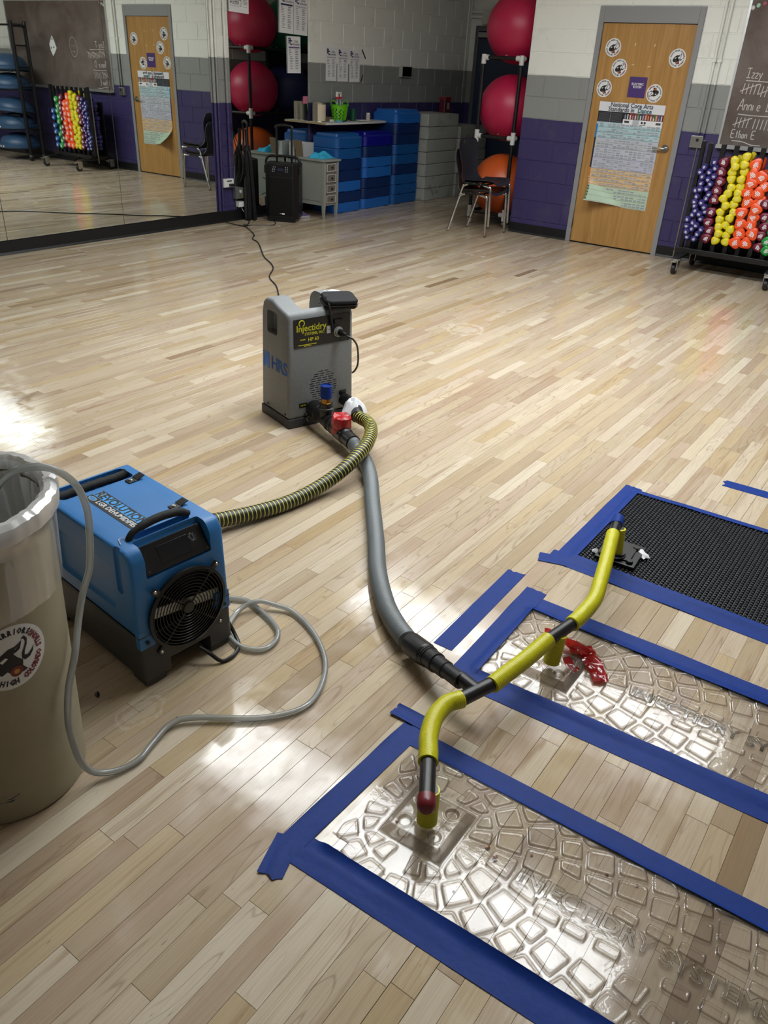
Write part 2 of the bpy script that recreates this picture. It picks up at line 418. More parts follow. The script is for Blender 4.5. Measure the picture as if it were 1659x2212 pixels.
# ------------------------------------------------------------------ ceiling lights (above the frame; their reflections show)
t = NT('lamp_diffuser'); e = t.n('ShaderNodeEmission'); e.inputs[0].default_value = (.95, .985, 1, 1); e.inputs[1].default_value = LAMP_STRENGTH
t.l(e.outputs[0], t.out.inputs[0]); DIFFUSER = t.m
for i, (x, y_) in enumerate(LAMPS):
    o = thing('ceiling_light', 'fluorescent ceiling light panel, %s of the row %s' % (('first', 'second', 'third')[i % 3], 'nearer the camera' if i < 3 else 'farther from the camera'), 'light', (x, y_, CEIL), group='ceiling light panels')
    mk('frame', J(box(-.31, .31, -.61, -.595, -.03, 0), box(-.31, .31, .595, .61, -.03, 0), box(-.31, -.295, -.595, .595, -.03, 0), box(.295, .31, -.595, .595, -.03, 0)), WHITE, o)
    mk('diffuser', box(-.295, .295, -.595, .595, -.02, -.012), DIFFUSER, o)

# ------------------------------------------------------------------ mirrors
t = NT('mirror_glass'); b = t.n('ShaderNodeBsdfPrincipled'); t.l(b.outputs[0], t.out.inputs[0])
b.inputs['Base Color'].default_value = (.80, .85, .82, 1); b.inputs['Metallic'].default_value = 1; b.inputs['Roughness'].default_value = .012
MIRROR = t.m
EDGE = mat('mirror_edge', '#3c443f', .3)
mspec = [(1.395, 'wall mirror panel beyond the left edge, reflecting the room'), (2.614, 'leftmost visible wall mirror panel, reflecting the black shelf rack with domes'),
         (3.833, 'wall mirror panel reflecting the chalkboard and the dumbbell rack'), (5.052, 'wall mirror panel reflecting the wooden door, left of the purple pillar strip'),
         (6.552, 'narrow lone mirror panel right of the purple strip, reflecting exercise balls')]
for x, lab in mspec:
    W_ = 1.214
    o = thing('wall_mirror', lab, 'mirror', (x+W_/2, WALL_Y-.0005, .118), rot=(-.19, 0, 0), group=None)
    mk('glass_pane', bbox(-W_/2, W_/2, -.006, 0, 0, 2.35, .001, 1), [MIRROR], o)
    for s in (-1, 1): mk('edge_strip', box(s*(W_/2+.0015)-.001, s*(W_/2+.0015)+.001, -.0055, 0, 0, 2.35), EDGE, o)

# ------------------------------------------------------------------ the wooden door and its frame
d1 = struct(bpy.data.objects.new('door_1', None)); COL.objects.link(d1); d1.location = (WALL_X, (D0+D1)/2, 0)
fr = J(box(-.012, .12, -.5065, -.4555, 0, DTOP), box(-.012, .12, .4555, .5065, 0, DTOP), box(-.012, .12, -.4555, .4555, 2.045, DTOP))
mk('door_frame', fr, GREYPAINT, d1, bv=.003)
t = NT('oak_veneer'); b = t.n('ShaderNodeBsdfPrincipled'); t.l(b.outputs[0], t.out.inputs[0])
mp = t.n('ShaderNodeMapping'); mp.inputs['Scale'].default_value = (9, 9, .45); t.l(t.obj(), mp.inputs[0])
n1 = t.noise(mp.outputs[0], 2.2, 6, .6, 1.2)
mp2 = t.n('ShaderNodeMapping'); mp2.inputs['Scale'].default_value = (60, 60, 1.5); t.l(t.obj(), mp2.inputs[0])
c = t.ramp(n1, [(.25, C('#95703d')), (.5, C('#ae844c')), (.75, C('#bd945c'))])
c = t.mix(t.math('MULTIPLY', t.noise(mp2.outputs[0], 2, 3), .3), c, C('#8a5f2c'))
t.l(c, b.inputs['Base Color']); b.inputs['Roughness'].default_value = .32; OAK = t.m
mk('door_leaf', box(.004, .048, -.4525, .4525, .012, 2.04), OAK, d1, bv=.002)
for z in (.2, 1.04, 1.86):
    mk('hinge', J(cyl(.007, z-.055, z+.055, 10)), mat('hinge_steel', '#5a5a5c', .35, .9), d1, loc=(-.004, .4545, 0))
hd = mk('door_handle', J(T(cyl(.036, 0, .012, 28, .002), rot=(0, -90, 0)), T(cyl(.012, .01, .05, 14), rot=(0, -90, 0)),
        tube([(-.046, 0, 0), (-.05, .03, .001), (-.05, .075, 0), (-.047, .115, -.002)], .0095, 12)), mat('satin_chrome', '#b9bab8', .25, 1), d1, loc=(.004, -.385, 1.0), smooth=True)
mk('threshold', box(-.0, .1, -.455, .455, .0005, .008), BLKMETAL, d1)

# dark double doors of the recess
d2 = struct(bpy.data.objects.new('door_2', None)); COL.objects.link(d2); d2.location = (FX1, 5.62, 0)
mk('door_frame', J(box(-.012, .1, -.98, -.925, 0, 2.13), box(-.012, .1, .925, .98, 0, 2.13), box(-.012, .1, -.925, .925, 2.075, 2.13)), mat('dark_grey_frame', '#5d605f', .45), d2, bv=.003)
NAVY = mat('navy_door_paint', '#2a3750', .45)
for s in (-1, 1):
    lf = mk('door_leaf', box(.0, .045, min(s*.003, s*.922), max(s*.003, s*.922), .01, 2.07), NAVY, d2, bv=.002)
    mk('push_bar', J(box(-.03, -.002, min(s*.12, s*.8), max(s*.12, s*.8), .98, 1.04)), mat('dark_bronze', '#2c2a28', .4, .6), lf)
mk('door_closer', J(box(-.07, -.012, .55, .9, 1.99, 2.05), rod((-.04, .5, 2.09), (-.04, .93, 2.07), .006)), STEEL, d2)
# poster set at an angle on the dark door, air grille on the recess side wall
# ------------------------------------------------------------------ plastics
def clear_mat(name, tintc, gloss=.04, bump=0, bs=60, bd=.002, dif=0.0, trans=(1, 1, 1, 1), boost=1.0, wall=None):
    if name in MC: return MC[name]
    t = NT(name); tr = t.n('ShaderNodeBsdfTransparent'); tr.inputs[0].default_value = trans
    gl = t.n('ShaderNodeBsdfGlossy'); gl.inputs['Roughness'].default_value = gloss
    fz = t.n('ShaderNodeFresnel'); fz.inputs[0].default_value = 1.52
    if bump:
        bp = t.n('ShaderNodeBump'); bp.inputs['Strength'].default_value = bump; bp.inputs['Distance'].default_value = bd
        t.l(t.noise(t.obj(), bs, 3, .5, .4), bp.inputs['Height']); t.l(bp.outputs[0], gl.inputs['Normal']); t.l(bp.outputs[0], fz.inputs['Normal'])
    body = tr.outputs[0]; fac = t.math('MULTIPLY', fz.outputs[0], boost)
    if wall:      # steep moulded walls: longer way through the plastic, more light lost and scattered
        nz_ = t.n('ShaderNodeSeparateXYZ'); t.l(t.n('ShaderNodeNewGeometry').outputs['Normal'], nz_.inputs[0])
        st_ = t.ramp(t.math('SUBTRACT', 1.0, t.math('ABSOLUTE', nz_.outputs[2])), [(.015, 0.0), (.22, 1.0)])
        t.l(t.mix(st_, trans, wall), tr.inputs[0]); fac = t.math('ADD', fac, t.math('MULTIPLY', st_, .10))
    if dif:
        df = t.n('ShaderNodeBsdfDiffuse'); df.inputs[0].default_value = C(tintc)
        tl = t.n('ShaderNodeBsdfTranslucent'); tl.inputs[0].default_value = C(tintc)
        m0 = t.n('ShaderNodeMixShader'); m0.inputs[0].default_value = .5; t.l(df.outputs[0], m0.inputs[1]); t.l(tl.outputs[0], m0.inputs[2])
        m1 = t.n('ShaderNodeMixShader'); m1.inputs[0].default_value = dif; t.l(tr.outputs[0], m1.inputs[1]); t.l(m0.outputs[0], m1.inputs[2]); body = m1.outputs[0]
    mx = t.n('ShaderNodeMixShader'); t.l(t.math('MINIMUM', fac, 1.0), mx.inputs[0]); t.l(body, mx.inputs[1]); t.l(gl.outputs[0], mx.inputs[2])
    t.l(mx.outputs[0], t.out.inputs[0]); MC[name] = t.m; return t.m
CLEAR = clear_mat('clear_plastic_sheet', '#ffffff', .035, .24, 48, .0013, trans=(.985, .98, .975, 1), dif=.11, boost=.5, wall=(.52, .47, .42, 1))
CLEAR2 = clear_mat('clear_plastic_letters', '#ffffff', .05, .05, 60, .001, trans=(1, 1, 1, 1), boost=.9, wall=(.86, .84, .8, 1))
TAPE = mat('blue_masking_tape', '#0a307c', .58, bump=.5, bs=45, var=.08, vs=30, spec=.2)
REDTAPE = mat('red_tape', '#a3161c', .3, var=.12, vs=40, bump=.4, bs=120)
WHTAPE = mat('white_tape', '#dfe1e4', .5, bump=.2, bs=90)

# ------------------------------------------------------------------ masking tape strips on the floor
def strip(a, b, wd, z=.0012, seed=0, ends=(1, 1), wr=.0012, step=.012):
    """tape from a to b, lying on the floor (or on a panel edge), torn ends, small wrinkles along it"""
    a, b = Vector(a).to_3d(), Vector(b).to_3d(); d = (b-a); L = d.length; d.normalize(); n = Vector((-d.y, d.x, 0))
    nu = max(2, int(L/step)); nv = 6; v, f = [], []
    for i in range(nu+1):
        s = L*i/nu
        for j in range(nv+1):
            tt = j/nv-.5; ss = s
            if i == 0 and ends[0]: ss -= .012*(mnoise.noise(Vector((tt*9, seed, 0)))+mnoise.noise(Vector((tt*27, seed, 5)))*.5)
            if i == nu and ends[1]: ss += .012*(mnoise.noise(Vector((tt*9, seed+9, 0)))+mnoise.noise(Vector((tt*27, seed, 8)))*.5)
            p = a+d*ss+n*(tt*wd)
            h = max(0, mnoise.noise(Vector((s*6+seed, tt*16, seed*3)))-.1)*wr*2.6+max(0, mnoise.noise(Vector((s*2.2+seed*2, tt*22+s*3, seed))))*wr*2.4
            zz = z(p.x, p.y) if callable(z) else z
            v.append((p.x, p.y, zz+h))
    m = nv+1
    for i in range(nu):
        for j in range(nv): f.append((i*m+j, (i+1)*m+j, (i+1)*m+j+1, i*m+j+1))
    # thickness
    N = len(v); v2 = [(x, y, max(.0004, zz-.0009)) for x, y, zz in v]; v += v2
    rim = [j for j in range(m)]+[i*m+nv for i in range(1, nu+1)]+[nu*m+j for j in range(nv-1, -1, -1)]+[i*m for i in range(nu-1, 0, -1)]
    f2 = [(q[3]+N, q[2]+N, q[1]+N, q[0]+N) for q in f]
    f += f2+[(rim[k], rim[(k+1) % len(rim)], rim[(k+1) % len(rim)]+N, rim[k]+N) for k in range(len(rim))]
    return v, f, None
def tape(a, b, wd, label, z=.0012, seed=0, ends=(1, 1), wr=.0012, group=None):
    g = strip(a, b, wd, z, seed, ends, wr); base = ((a[0]+b[0])/2, (a[1]+b[1])/2, 0)
    return tag(mkw('masking_tape', g, TAPE, base, smooth=True, ang=60), label, 'tape', group)

# ------------------------------------------------------------------ clear injection panels
def panel_field(x, y, x0, x1, y1, port, cells, flat):
    """height of the moulded sheet at grid points (numpy arrays)"""
    h = np.full_like(x, .0035)
    best = np.full_like(x, 9.0)
    for poly in cells:
        P = np.array(poly); n = len(P); d = np.full_like(x, -9.0)
        bx0, bx1, by0, by1 = P[:, 0].min()-.012, P[:, 0].max()+.012, P[:, 1].min()-.012, P[:, 1].max()+.012
        msk = (x > bx0) & (x < bx1) & (y > by0) & (y < by1)
        if not msk.any(): continue
        X, Y = x[msk], y[msk]; dd = np.full_like(X, -9.0)
        ar = sum(P[i][0]*P[(i+1) % n][1]-P[(i+1) % n][0]*P[i][1] for i in range(n))
        acc = np.zeros_like(X)
        for i in range(n):
            e = P[(i+1) % n]-P[i]; e = e/np.hypot(*e); nn = np.array([e[1], -e[0]]) if ar > 0 else np.array([-e[1], e[0]])
            s = (X-P[i][0])*nn[0]+(Y-P[i][1])*nn[1]
            acc += np.exp(np.clip(s/.0026, -60, 60))
        dd = .0026*np.log(acc)      # smooth max: rounded corners
        best[msk] = np.minimum(best[msk], dd)
    s = np.clip(best/.0019, -1, 1)
    h += .0036*(0.5-.5*np.sin(s*PI/2)) + .0007*np.exp(-((best+.0032)/.0014)**2)
    # raised square port box with four dimples
    px, py = port; q = np.maximum(np.abs(x-px), np.abs(y-py))
    sq = np.clip((.084-q)/.02, 0, 1); h = np.where(q < .086, np.maximum(.0035, .004+.019*sq), h)
    for sx, sy in ((-1, 1), (1, 1), (-1, -1), (1, -1)):
        r = np.hypot(x-px-sx*.04, y-py-sy*.04); h += np.where(q < .062, -.006*np.clip((.017-r)/.004, 0, 1)+.0015*np.exp(-((r-.0185)/.002)**2), 0)
    r = np.hypot(x-px+.012, y-py+.006); h += np.where(r < .034, .002*np.clip((.034-r)/.004, 0, 1), 0)
    return h
def cells_for(x0, x1, y1, y0, port, rng):
    """voronoi-like moulded pads: rings round the port, split by spokes; straight columns further on"""
    px, py = port; cells = []; xc = (x0+x1)/2
    def ok(pts):
        return [p for p in pts]
    # corner and side pads around the square
    for k in range(4):
        a0 = PI/4+k*PI/2
        for da in (-.62, -.3, 0.02, .34):
            a, b_ = a0+da+.03, a0+da+.27
            def ry(an, r):   # distance to square outline
                c, s = abs(math.cos(an)), abs(math.sin(an)); return r/max(c, s)
            cells.append([(px+ry(a, .097)*math.cos(a), py+ry(a, .097)*math.sin(a)), (px+ry(b_, .097)*math.cos(b_), py+ry(b_, .097)*math.sin(b_)),
                          (px+.152*math.cos(b_), py+.152*math.sin(b_)), (px+.152*math.cos(a), py+.152*math.sin(a))])
    r = .166; k = 0
    while r < 1.25:
        dr = (.058, .064, .046, .06, .062, .056)[k % 6]
        n = max(8, int(2*PI*r/(.064 if k % 2 else .056))); off = .5*(k % 2)
        for i in range(n):
            a, b_ = 2*PI*(i+off)/n, 2*PI*(i+off+1)/n; m = .0062/r
            pts = [(px+rr*math.cos(an), py+rr*math.sin(an)) for rr, an in ((r, a+m), (r, b_-m), (r+dr, b_-m), (r+dr, a+m))]
            cx_, cy_ = sum(p[0] for p in pts)/4, sum(p[1] for p in pts)/4
            if not (x0-.02 < cx_ < x1+.02 and y0-.05 < cy_ < y1+.02): continue
            if cy_ < py-.27 and abs(cx_-xc) < .075:      # keep a band free for the moulded lettering
                sgn = 1 if cx_ > xc else -1
                e0, e1 = xc+sgn*.034, xc+sgn*.062
                if abs(cx_-xc) > .03:
                    w_ = .026; cells.append([(min(e0, e1), cy_-w_), (max(e0, e1), cy_-w_), (max(e0, e1), cy_+w_), (min(e0, e1), cy_+w_)])
                continue
            if cy_ < py-.27 and abs(cx_-xc) < .1:
                sgn = 1 if cx_ > xc else -1
                pts = [((max(p[0], xc+.074) if sgn > 0 else min(p[0], xc-.074)), p[1]) for p in pts]
            pts = [(min(max(p[0], x0+.006), x1-.006), min(p[1], y1-.006)) for p in pts]
            if max(p[0] for p in pts)-min(p[0] for p in pts) < .014 or max(p[1] for p in pts)-min(p[1] for p in pts) < .014: continue
            cells.append(pts)
        r += dr+.012; k += 1
    return cells
def clear_panel(x0, x1, y1, y0, port, label, skew):
    """skew: sideways shift per metre away from the top end"""
    root = thing('drying_sheet', label, 'drying panel', ((x0+x1)/2, y1, 0))
    st = .0021; nx, ny = int((x1-x0)/st), int((y1-y0)/st)
    gx, gy = np.meshgrid(np.linspace(x0, x1, nx+1), np.linspace(y0, y1, ny+1))
    hh = panel_field(gx, gy, x0, x1, y1, port, cells_for(x0, x1, y1, y0, port, rnd), None)
    sx = gx+skew*(y1-gy)
    v = np.stack([sx.ravel()-(x0+x1)/2, gy.ravel()-y1, hh.ravel()], 1)
    i = np.arange(ny)[:, None]*(nx+1)+np.arange(nx)[None, :]
    f = np.stack([i, i+1, i+nx+2, i+nx+1], -1).reshape(-1, 4)
    me = bpy.data.meshes.new('moulded_sheet'); me.vertices.add(len(v)); me.vertices.foreach_set('co', v.ravel())
    me.loops.add(f.size); me.loops.foreach_set('vertex_index', f.ravel()); me.polygons.add(len(f))
    me.polygons.foreach_set('loop_start', np.arange(0, f.size, 4)); me.polygons.foreach_set('use_smooth', np.ones(len(f), bool))
    me.update(calc_edges=True); me.validate(); me.materials.append(CLEAR)
    link('moulded_sheet', me, root)
    tx = text_geo('INJECTIDRY SYSTEMS', .058, .0007, .0006, 'LEFT', 1.0, 2, .0012)
    M_ = Matrix(((0, 1, 0, skew*.45), (-1, 0, 0, port[1]-y1-.235), (0, 0, 1, .0068), (0, 0, 0, 1)))
    g = TM(tx, M_); g = W(g, lambda X, Y, Z: (X+skew*(-Y-.3), Y, Z))
    mk('moulded_lettering', g, CLEAR2, root, smooth=True)
    return root
P1 = clear_panel(.925, 1.315, .762, -.75, (1.128, .598), 'clear moulded plastic drying panel nearest the camera, with red-capped pipe', .045)
P2 = clear_panel(1.675, 2.085, .805, -.75, (1.842, .612), 'clear moulded plastic drying panel between the near one and the black mat', .03)
# crumbs trapped under the near panel
AMB = mat('amber_grit', '#7a4f1e', .3, var=.3, vs=200)
for i, (x, y, s) in enumerate([(1.165, .452, .006), (1.150, .425, .0075), (1.092, .66, .004), (1.21, .36, .0035), (1.24, .31, .004), (1.02, .455, .003), (1.27, .20, .004), (1.285, .135, .0035), (1.10, .30, .003)]):
    g = sphere(1, 8, 6); g = W(g, lambda X, Y, Z: (X*s*1.3*(1+.3*nz((X, Y, Z), 2, i)), Y*s*(1+.3*nz((X, Y, Z), 2, i+5)), Z*s*.4))
    tag(mk('debris_crumb', g, AMB, loc=(x, y, s*.4+.0002), smooth=True), ('amber crumb under the near clear panel beside the port box', 'larger amber crumb under the near clear panel', 'small dark crumb by the square port box of the near panel')[i] if i < 3 else 'tiny dark speck of grit under the near clear panel', 'crumb', 'grit under the near clear panel' if i >= 3 else None)
# tape round the two clear panels, the mat, and loose strips
def over(x0, x1, y1, sk):
    def z(x, y):
        e = min(x-(x0+sk*(y1-y)), (x1+sk*(y1-y))-x, y1-y)
        return .0014+max(0, min(1, (e+.004)/.014))*.0088
    return z
z1, z2 = over(.925, 1.315, .762, .045), over(1.675, 2.085, .805, .03)
tape((.866, .82), (1.41, .80), .062, 'blue tape across the far-left end of the near clear panel', z1, 1, (1, 1), .0022)
tape((.892, .84), (.96, -.70), .082, 'blue tape along the camera-side edge of the near clear panel', z1, 2, (1, 0), .0022)
tape((1.345, .80), (1.40, -.70), .062, 'blue tape along the far edge of the near clear panel', z1, 3, (0, 0), .0015)
tape((1.405, .765), (1.40, .885), .05, 'crumpled blue tape tab at the yellow hose corner of the near panel', .0022, 4, (1, 1), .004)
tape((.905, .835), (.80, .80), .06, 'torn blue tape tail at the left corner of the near panel', .0022, 5, (0, 1), .003)
tape((1.62, .812), (2.19, .83), .076, 'blue tape across the end of the second clear panel', z2, 6, (0, 1), .0022)
tape((1.645, .80), (1.735, -.70), .085, 'blue tape along the camera-side edge of the second clear panel', z2, 7, (0, 0), .0018)
tape((2.112, .85), (2.145, -.70), .085, 'blue tape along the far edge of the second clear panel', z2, 8, (1, 0), .0018)
tape((1.72, .925), (2.25, .94), .066, 'loose blue tape strip beside the grey hose cuff', .0012, 9, (0, 1), .0006)
# ------------------------------------------------------------------ black dimpled mat
MX0, MX1, MY0, MY1 = 2.455, 3.165, -.5, .835
MATB = mat('black_mat', '#26282d', .42, bump=.2, bs=300)
mt = thing('floor_mat', 'black dimpled plastic drying mat framed in blue tape', 'mat', ((MX0+MX1)/2, MY1, 0))
mk('mat_sheet', T(box(MX0, MX1, MY0, MY1, .0008, .004), (-(MX0+MX1)/2, -MY1, 0)), MATB, mt)
V, F = [], []; pit = .0168; j = 0; y = MY0+.02
while y < MY1-.012:
    x = MX0+.012+(pit/2 if j % 2 else 0)
    while x < MX1-.01:
        n = len(V)
        for r, z in ((.0074, .004), (.0058, .0085), (.0032, .0112)):
            for k in range(6): a = PI*k/3; V.append((x+r*math.cos(a)-(MX0+MX1)/2, y+r*math.sin(a)-MY1, z))
        for q in range(2):
            for k in range(6): F.append((n+q*6+k, n+q*6+(k+1) % 6, n+q*6+6+(k+1) % 6, n+q*6+6+k))
        F.append(tuple(n+12+k for k in range(6))); x += pit
    y += pit*.866; j += 1
mk('dimples', (V, F, None), MATB, mt, kind='stuff', smooth=True)
zm = lambda x, y: .0016+max(0, min(1, (min(x-MX0, MX1-x, MY1-y)+.004)/.012))*.011
tape((2.40, .845), (3.20, .85), .075, 'blue tape across the end of the black dimpled mat', zm, 10, (0, 0), .002)
tape((2.443, .90), (2.452, -.5), .085, 'blue tape along the near edge of the black dimpled mat', zm, 11, (0, 0), .002)
tape((3.158, .862), (3.205, -.5), .052, 'blue tape along the far edge of the black dimpled mat', zm, 12, (0, 0), .001)
tape((2.43, .835), (2.40, .925), .06, 'torn blue tape tab at the left corner of the black mat', .003, 13, (0, 1), .004)
tape((3.525, .545), (3.55, -.1), .07, 'blue tape strip alone at the right edge beyond the black mat', .0012, 14, (1, 0), .0006)

# ------------------------------------------------------------------ hoses and fittings of the drying manifold
YEL = mat('yellow_vinyl_hose', '#c2be12', .34, var=.06, vs=20)
def ribbed(pts, r, pitch, depth, mats, name, label, cat, mf=None, n=20, base=None, sub=4, group=None):
    P = cat_rom([Vector(p) for p in pts], .004)
    st = pitch/sub
    pr = [1, 1+depth*.7, 1+depth, 1+depth*.7] if sub == 4 else [1, 1+depth*.6, 1+depth, 1+depth, 1+depth*.6]
    g = tube(P, r, n, rf=lambda i: r*(pr[i % sub]), step=st, smooth=False, mf=(lambda i: mf(i)) if mf else None)
    return tag(mkw(name, g, mats, base or (pts[0][0], pts[0][1], 0), smooth=True, ang=80), label, cat, group)
ZP = .125
HR = .0235
# yellow hoses
ribbed([(1.452, .705, .105), (1.41, .727, .106), (1.345, .724, .108), (1.275, .697, .113), (1.222, .664, .119), (1.196, .649, .121)], HR, .0058, .05, YEL, 'yellow_hose', 'curved yellow ribbed hose from the tee to the red-capped fitting', 'hose')
ribbed([(1.548, .668, .108), (1.62, .655, .112), (1.70, .640, .117), (1.815, .626, .122)], HR, .0058, .05, YEL, 'yellow_hose', 'straight yellow ribbed hose between the tee and the middle fitting', 'hose')
ribbed([(1.925, .602, .125), (1.99, .596, .125), (2.09, .597, .128), (2.2, .622, .132), (2.33, .655, .135), (2.51, .703, .136)], HR, .0058, .05, YEL, 'yellow_hose', 'long yellow ribbed hose from the middle fitting to the black mat', 'hose')
def stub(x, y, z0, z1, label, lean=(0, 0)):
    return ribbed([(x, y, z0), (x+lean[0]/2, y+lean[1]/2, (z0+z1)/2), (x+lean[0], y+lean[1], z1)], HR*1.02, .0058, .05, YEL, 'yellow_hose', label, 'hose')
stub(1.122, .595, .024, .118, 'short yellow hose stub under the dark red cap', (.012, .008))
stub(1.842, .614, .024, .12, 'short yellow hose stub under the middle black fitting', (.02, .0))
stub(2.556, .69, .032, .135, 'short yellow hose stub on the black port plate', (.012, .012))
# black pipe fittings
def pipe(name, label, segs, base, extra=None):
    g = J(*[tube([a, b], r, 22, smooth=False) for a, b, r in segs]); o = mkw(name, g, BLKPL, base, smooth=True, ang=40); return tag(o, label, 'pipe fitting')
e1 = pipe('pipe_tee', 'black pipe tee carrying the dark red end cap over the near panel', [((1.212, .658, .1205), (1.098, .589, .123), .0195), ((1.134, .602, .121), (1.134, .603, .085), .019)], (1.13, .6, 0))
g = lathe([(.001, .026), (.014, .0245), (.0205, .018), (.0225, .008), (.0225, -.012), (.0205, -.012)], 22, False)
dv = Vector((1.098-1.212, .589-.658, .0025)).normalized(); q = Vector((0, 0, 1)).rotation_difference(dv).to_matrix().to_4x4()
g = TM(g, Matrix.Translation(Vector((1.098, .589, .123))+dv*.004) @ q)
tag(mkw('end_cap', g, mat('dark_red_rubber', '#6d1620', .35), (1.098, .589, 0), smooth=True), 'dark red rubber cap on the near end of the black pipe', 'cap')
pipe('pipe_tee', 'black pipe tee between the two middle yellow hoses', [((1.80, .628, .1215), (1.94, .60, .125), .0195), ((1.862, .615, .122), (1.862, .615, .09), .019)], (1.86, .61, 0))
pipe('pipe_tee', 'black pipe tee with blue tape over its end above the mat', [((2.49, .698, .136), (2.60, .722, .138), .0195), ((2.568, .702, .136), (2.568, .702, .1), .019)], (2.56, .7, 0))
g = tube([(2.575, .717, .1375), (2.60, .722, .138), (2.622, .727, .139), (2.63, .729, .139)], .0225, 14, rf=lambda i: .0222*(1+.05*math.sin(i*1.7)), smooth=False)
g = W(g, lambda x, y, z: (x+.003*nz((x, y, z), 60), y+.004*nz((x, y, z), 60, 3), z+.004*nz((x, y, z), 55, 7)))
tag(mkw('tape_wrap', g, TAPE, (2.6, .72, 0), smooth=True, ang=50), 'crumpled blue tape wrapped over the open end above the mat', 'tape')
# central tee + stepped reducer cuff
pipe('pipe_tee', 'black pipe tee joining two yellow hoses to the black cuff', [((1.435, .712, .1045), (1.57, .664, .109), .0205), ((1.503, .688, .107), (1.527, .755, .10), .0205)], (1.5, .69, 0))
A_, B_ = Vector((1.517, .745, .099)), Vector((1.622, .985, .046)); dv = (B_-A_); Lc = dv.length
prof = [(.021, 0), (.0235, .002), (.0235, .07), (.0265, .073), (.0265, .076), (.0265, .118), (.0305, .121), (.0305, .158), (.033, .16), (.033, .164), (.0305, .165), (.0335, .168), (.0335, .173), (.031, .174), (.034, .178), (.036, .183), (.036, Lc-.004), (.034, Lc)]
g = TM(lathe(prof, 28), Matrix.Translation(A_) @ Vector((0, 0, 1)).rotation_difference(dv.normalized()).to_matrix().to_4x4())
tag(mkw('hose_cuff', g, BLKPL, (1.58, .87, 0), smooth=True), 'stepped black rubber cuff on the end of the grey hose', 'cuff')
# grey vacuum hose
GREYH = mat('grey_vinyl_hose', '#6f7577', .42); GREYD = mat('grey_hose_groove', '#45494b', .5)
ribbed([(2.607, 1.976, .078), (2.588, 1.935, .064), (2.545, 1.855, .044), (2.45, 1.755, .0345), (2.27, 1.61, .034), (2.05, 1.43, .034), (1.885, 1.30, .034), (1.745, 1.165, .036), (1.672, 1.07, .04), (1.630, 1.0, .044)], .0305, .0062, .06, [GREYH, GREYD], 'vacuum_hose', 'long grey ribbed hose running from the grey machine to the black cuff', 'hose', mf=lambda i: 0 if i % 4 else 1, n=22)
# black port plate on the mat with white tape scraps
pl = thing('port_plate', 'black square port plate resting on the dimpled mat', 'plate', (2.6, .685, .0112), rotz=4)
mk('plate', J(bbox(-.085, .085, -.075, .075, 0, .014, .004), bbox(-.06, .06, -.05, .05, .0135, .02, .004)), BLKPL, pl, smooth=True)
mk('socket', T(lathe([(.034, 0), (.034, .006), (.029, .008), (.029, .016)], 24), (-.044, .005, .018)), BLKPL, pl, smooth=True)
for sx, sy in ((.05, .03), (.05, -.045), (-.06, -.05), (-.06, .055)):
    mk('boss', T(cyl(.013, 0, .012, 16, .002), (sx, sy, .012)), BLKPL, pl, smooth=True)
def crumple(rx, ry, h, seed, n=9, sag=.0):
    v, f = [], []
    for i in range(n+1):
        for j in range(n+1):
            a, b_ = i/n*2-1, j/n*2-1; k = max(abs(a), abs(b_)); rr = 1+.35*mnoise.noise(Vector((a*1.3, b_*1.3, seed)))
            x, y = a*rx*rr, b_*ry*rr
            z = h*(1-k**1.6)*(.75+.6*mnoise.noise(Vector((a*1.8, b_*1.8, seed+3))))+.12*h*mnoise.noise(Vector((a*4, b_*4, seed+7)))-sag*k
            v.append((x, y, max(.0008, z) if sag == 0 else z))
    m = n+1
    for i in range(n):
        for j in range(n): f.append((i*m+j, (i+1)*m+j, (i+1)*m+j+1, i*m+j+1))
    return v, f, None
for i, (x, y, z, rx, ry, h, rot, lb) in enumerate([(2.515, .715, .024, .022, .016, .016, 20, 'white tape scrap on the plate corner left of the yellow hose'), (2.65, .72, .026, .013, .013, .022, 0, 'white tape scrap standing on the far right corner of the port plate'),
        (2.645, .617, .022, .016, .03, .016, -35, 'white tape scrap hanging off the front right of the port plate'), (2.55, .765, .02, .01, .012, .012, 0, 'small white tape scrap mostly behind the long yellow hose')]):
    g = crumple(rx, ry, h, i*7+2, 8, .004)
    o = mk('tape_scrap', g, WHTAPE, loc=(x, y, z), rot=(0, 0, rot), smooth=True, ang=25); tag(o, lb, 'tape')
# red tape lying over the second panel
def ribbon(pts, wd, seed, dz=.006):
    P = resample(cat_rom([Vector(p) for p in pts], .004), .008); v, f = [], []
    nv = 6
    for i, p in enumerate(P):
        d = (P[min(i+1, len(P)-1)]-P[max(i-1, 0)]).normalized(); n = Vector((-d.y, d.x, 0)).normalized(); k = .65+.5*abs(mnoise.noise(Vector((i*.11, seed, 0))))
        for j in range(nv+1):
            tt = j/nv-.5; q = p+n*tt*wd*k*1.25
            v.append((q.x, q.y, q.z+dz*(mnoise.noise(Vector((i*.16, tt*5, seed)))+.6*mnoise.noise(Vector((i*.42, tt*9, seed+2))))+dz*.7))
    for i in range(len(P)-1):
        for j in range(nv): f.append((i*7+j, (i+1)*7+j, (i+1)*7+j+1, i*7+j+1))
    return v, f, None
REDCLR = clear_mat('red_plastic_tape', '#b3141c', .12, .12, 60, .002, dif=.72, trans=(.85, .1, .1, 1))
g = J(ribbon([(1.925, .68, .05), (1.955, .62, .028), (1.965, .56, .014), (1.92, .50, .012), (1.87, .462, .011)], .055, 1), ribbon([(1.99, .535, .013), (1.96, .565, .018), (1.93, .60, .03)], .05, 4), ribbon([(1.885, .585, .028), (1.87, .556, .016), (1.862, .535, .014)], .035, 8))
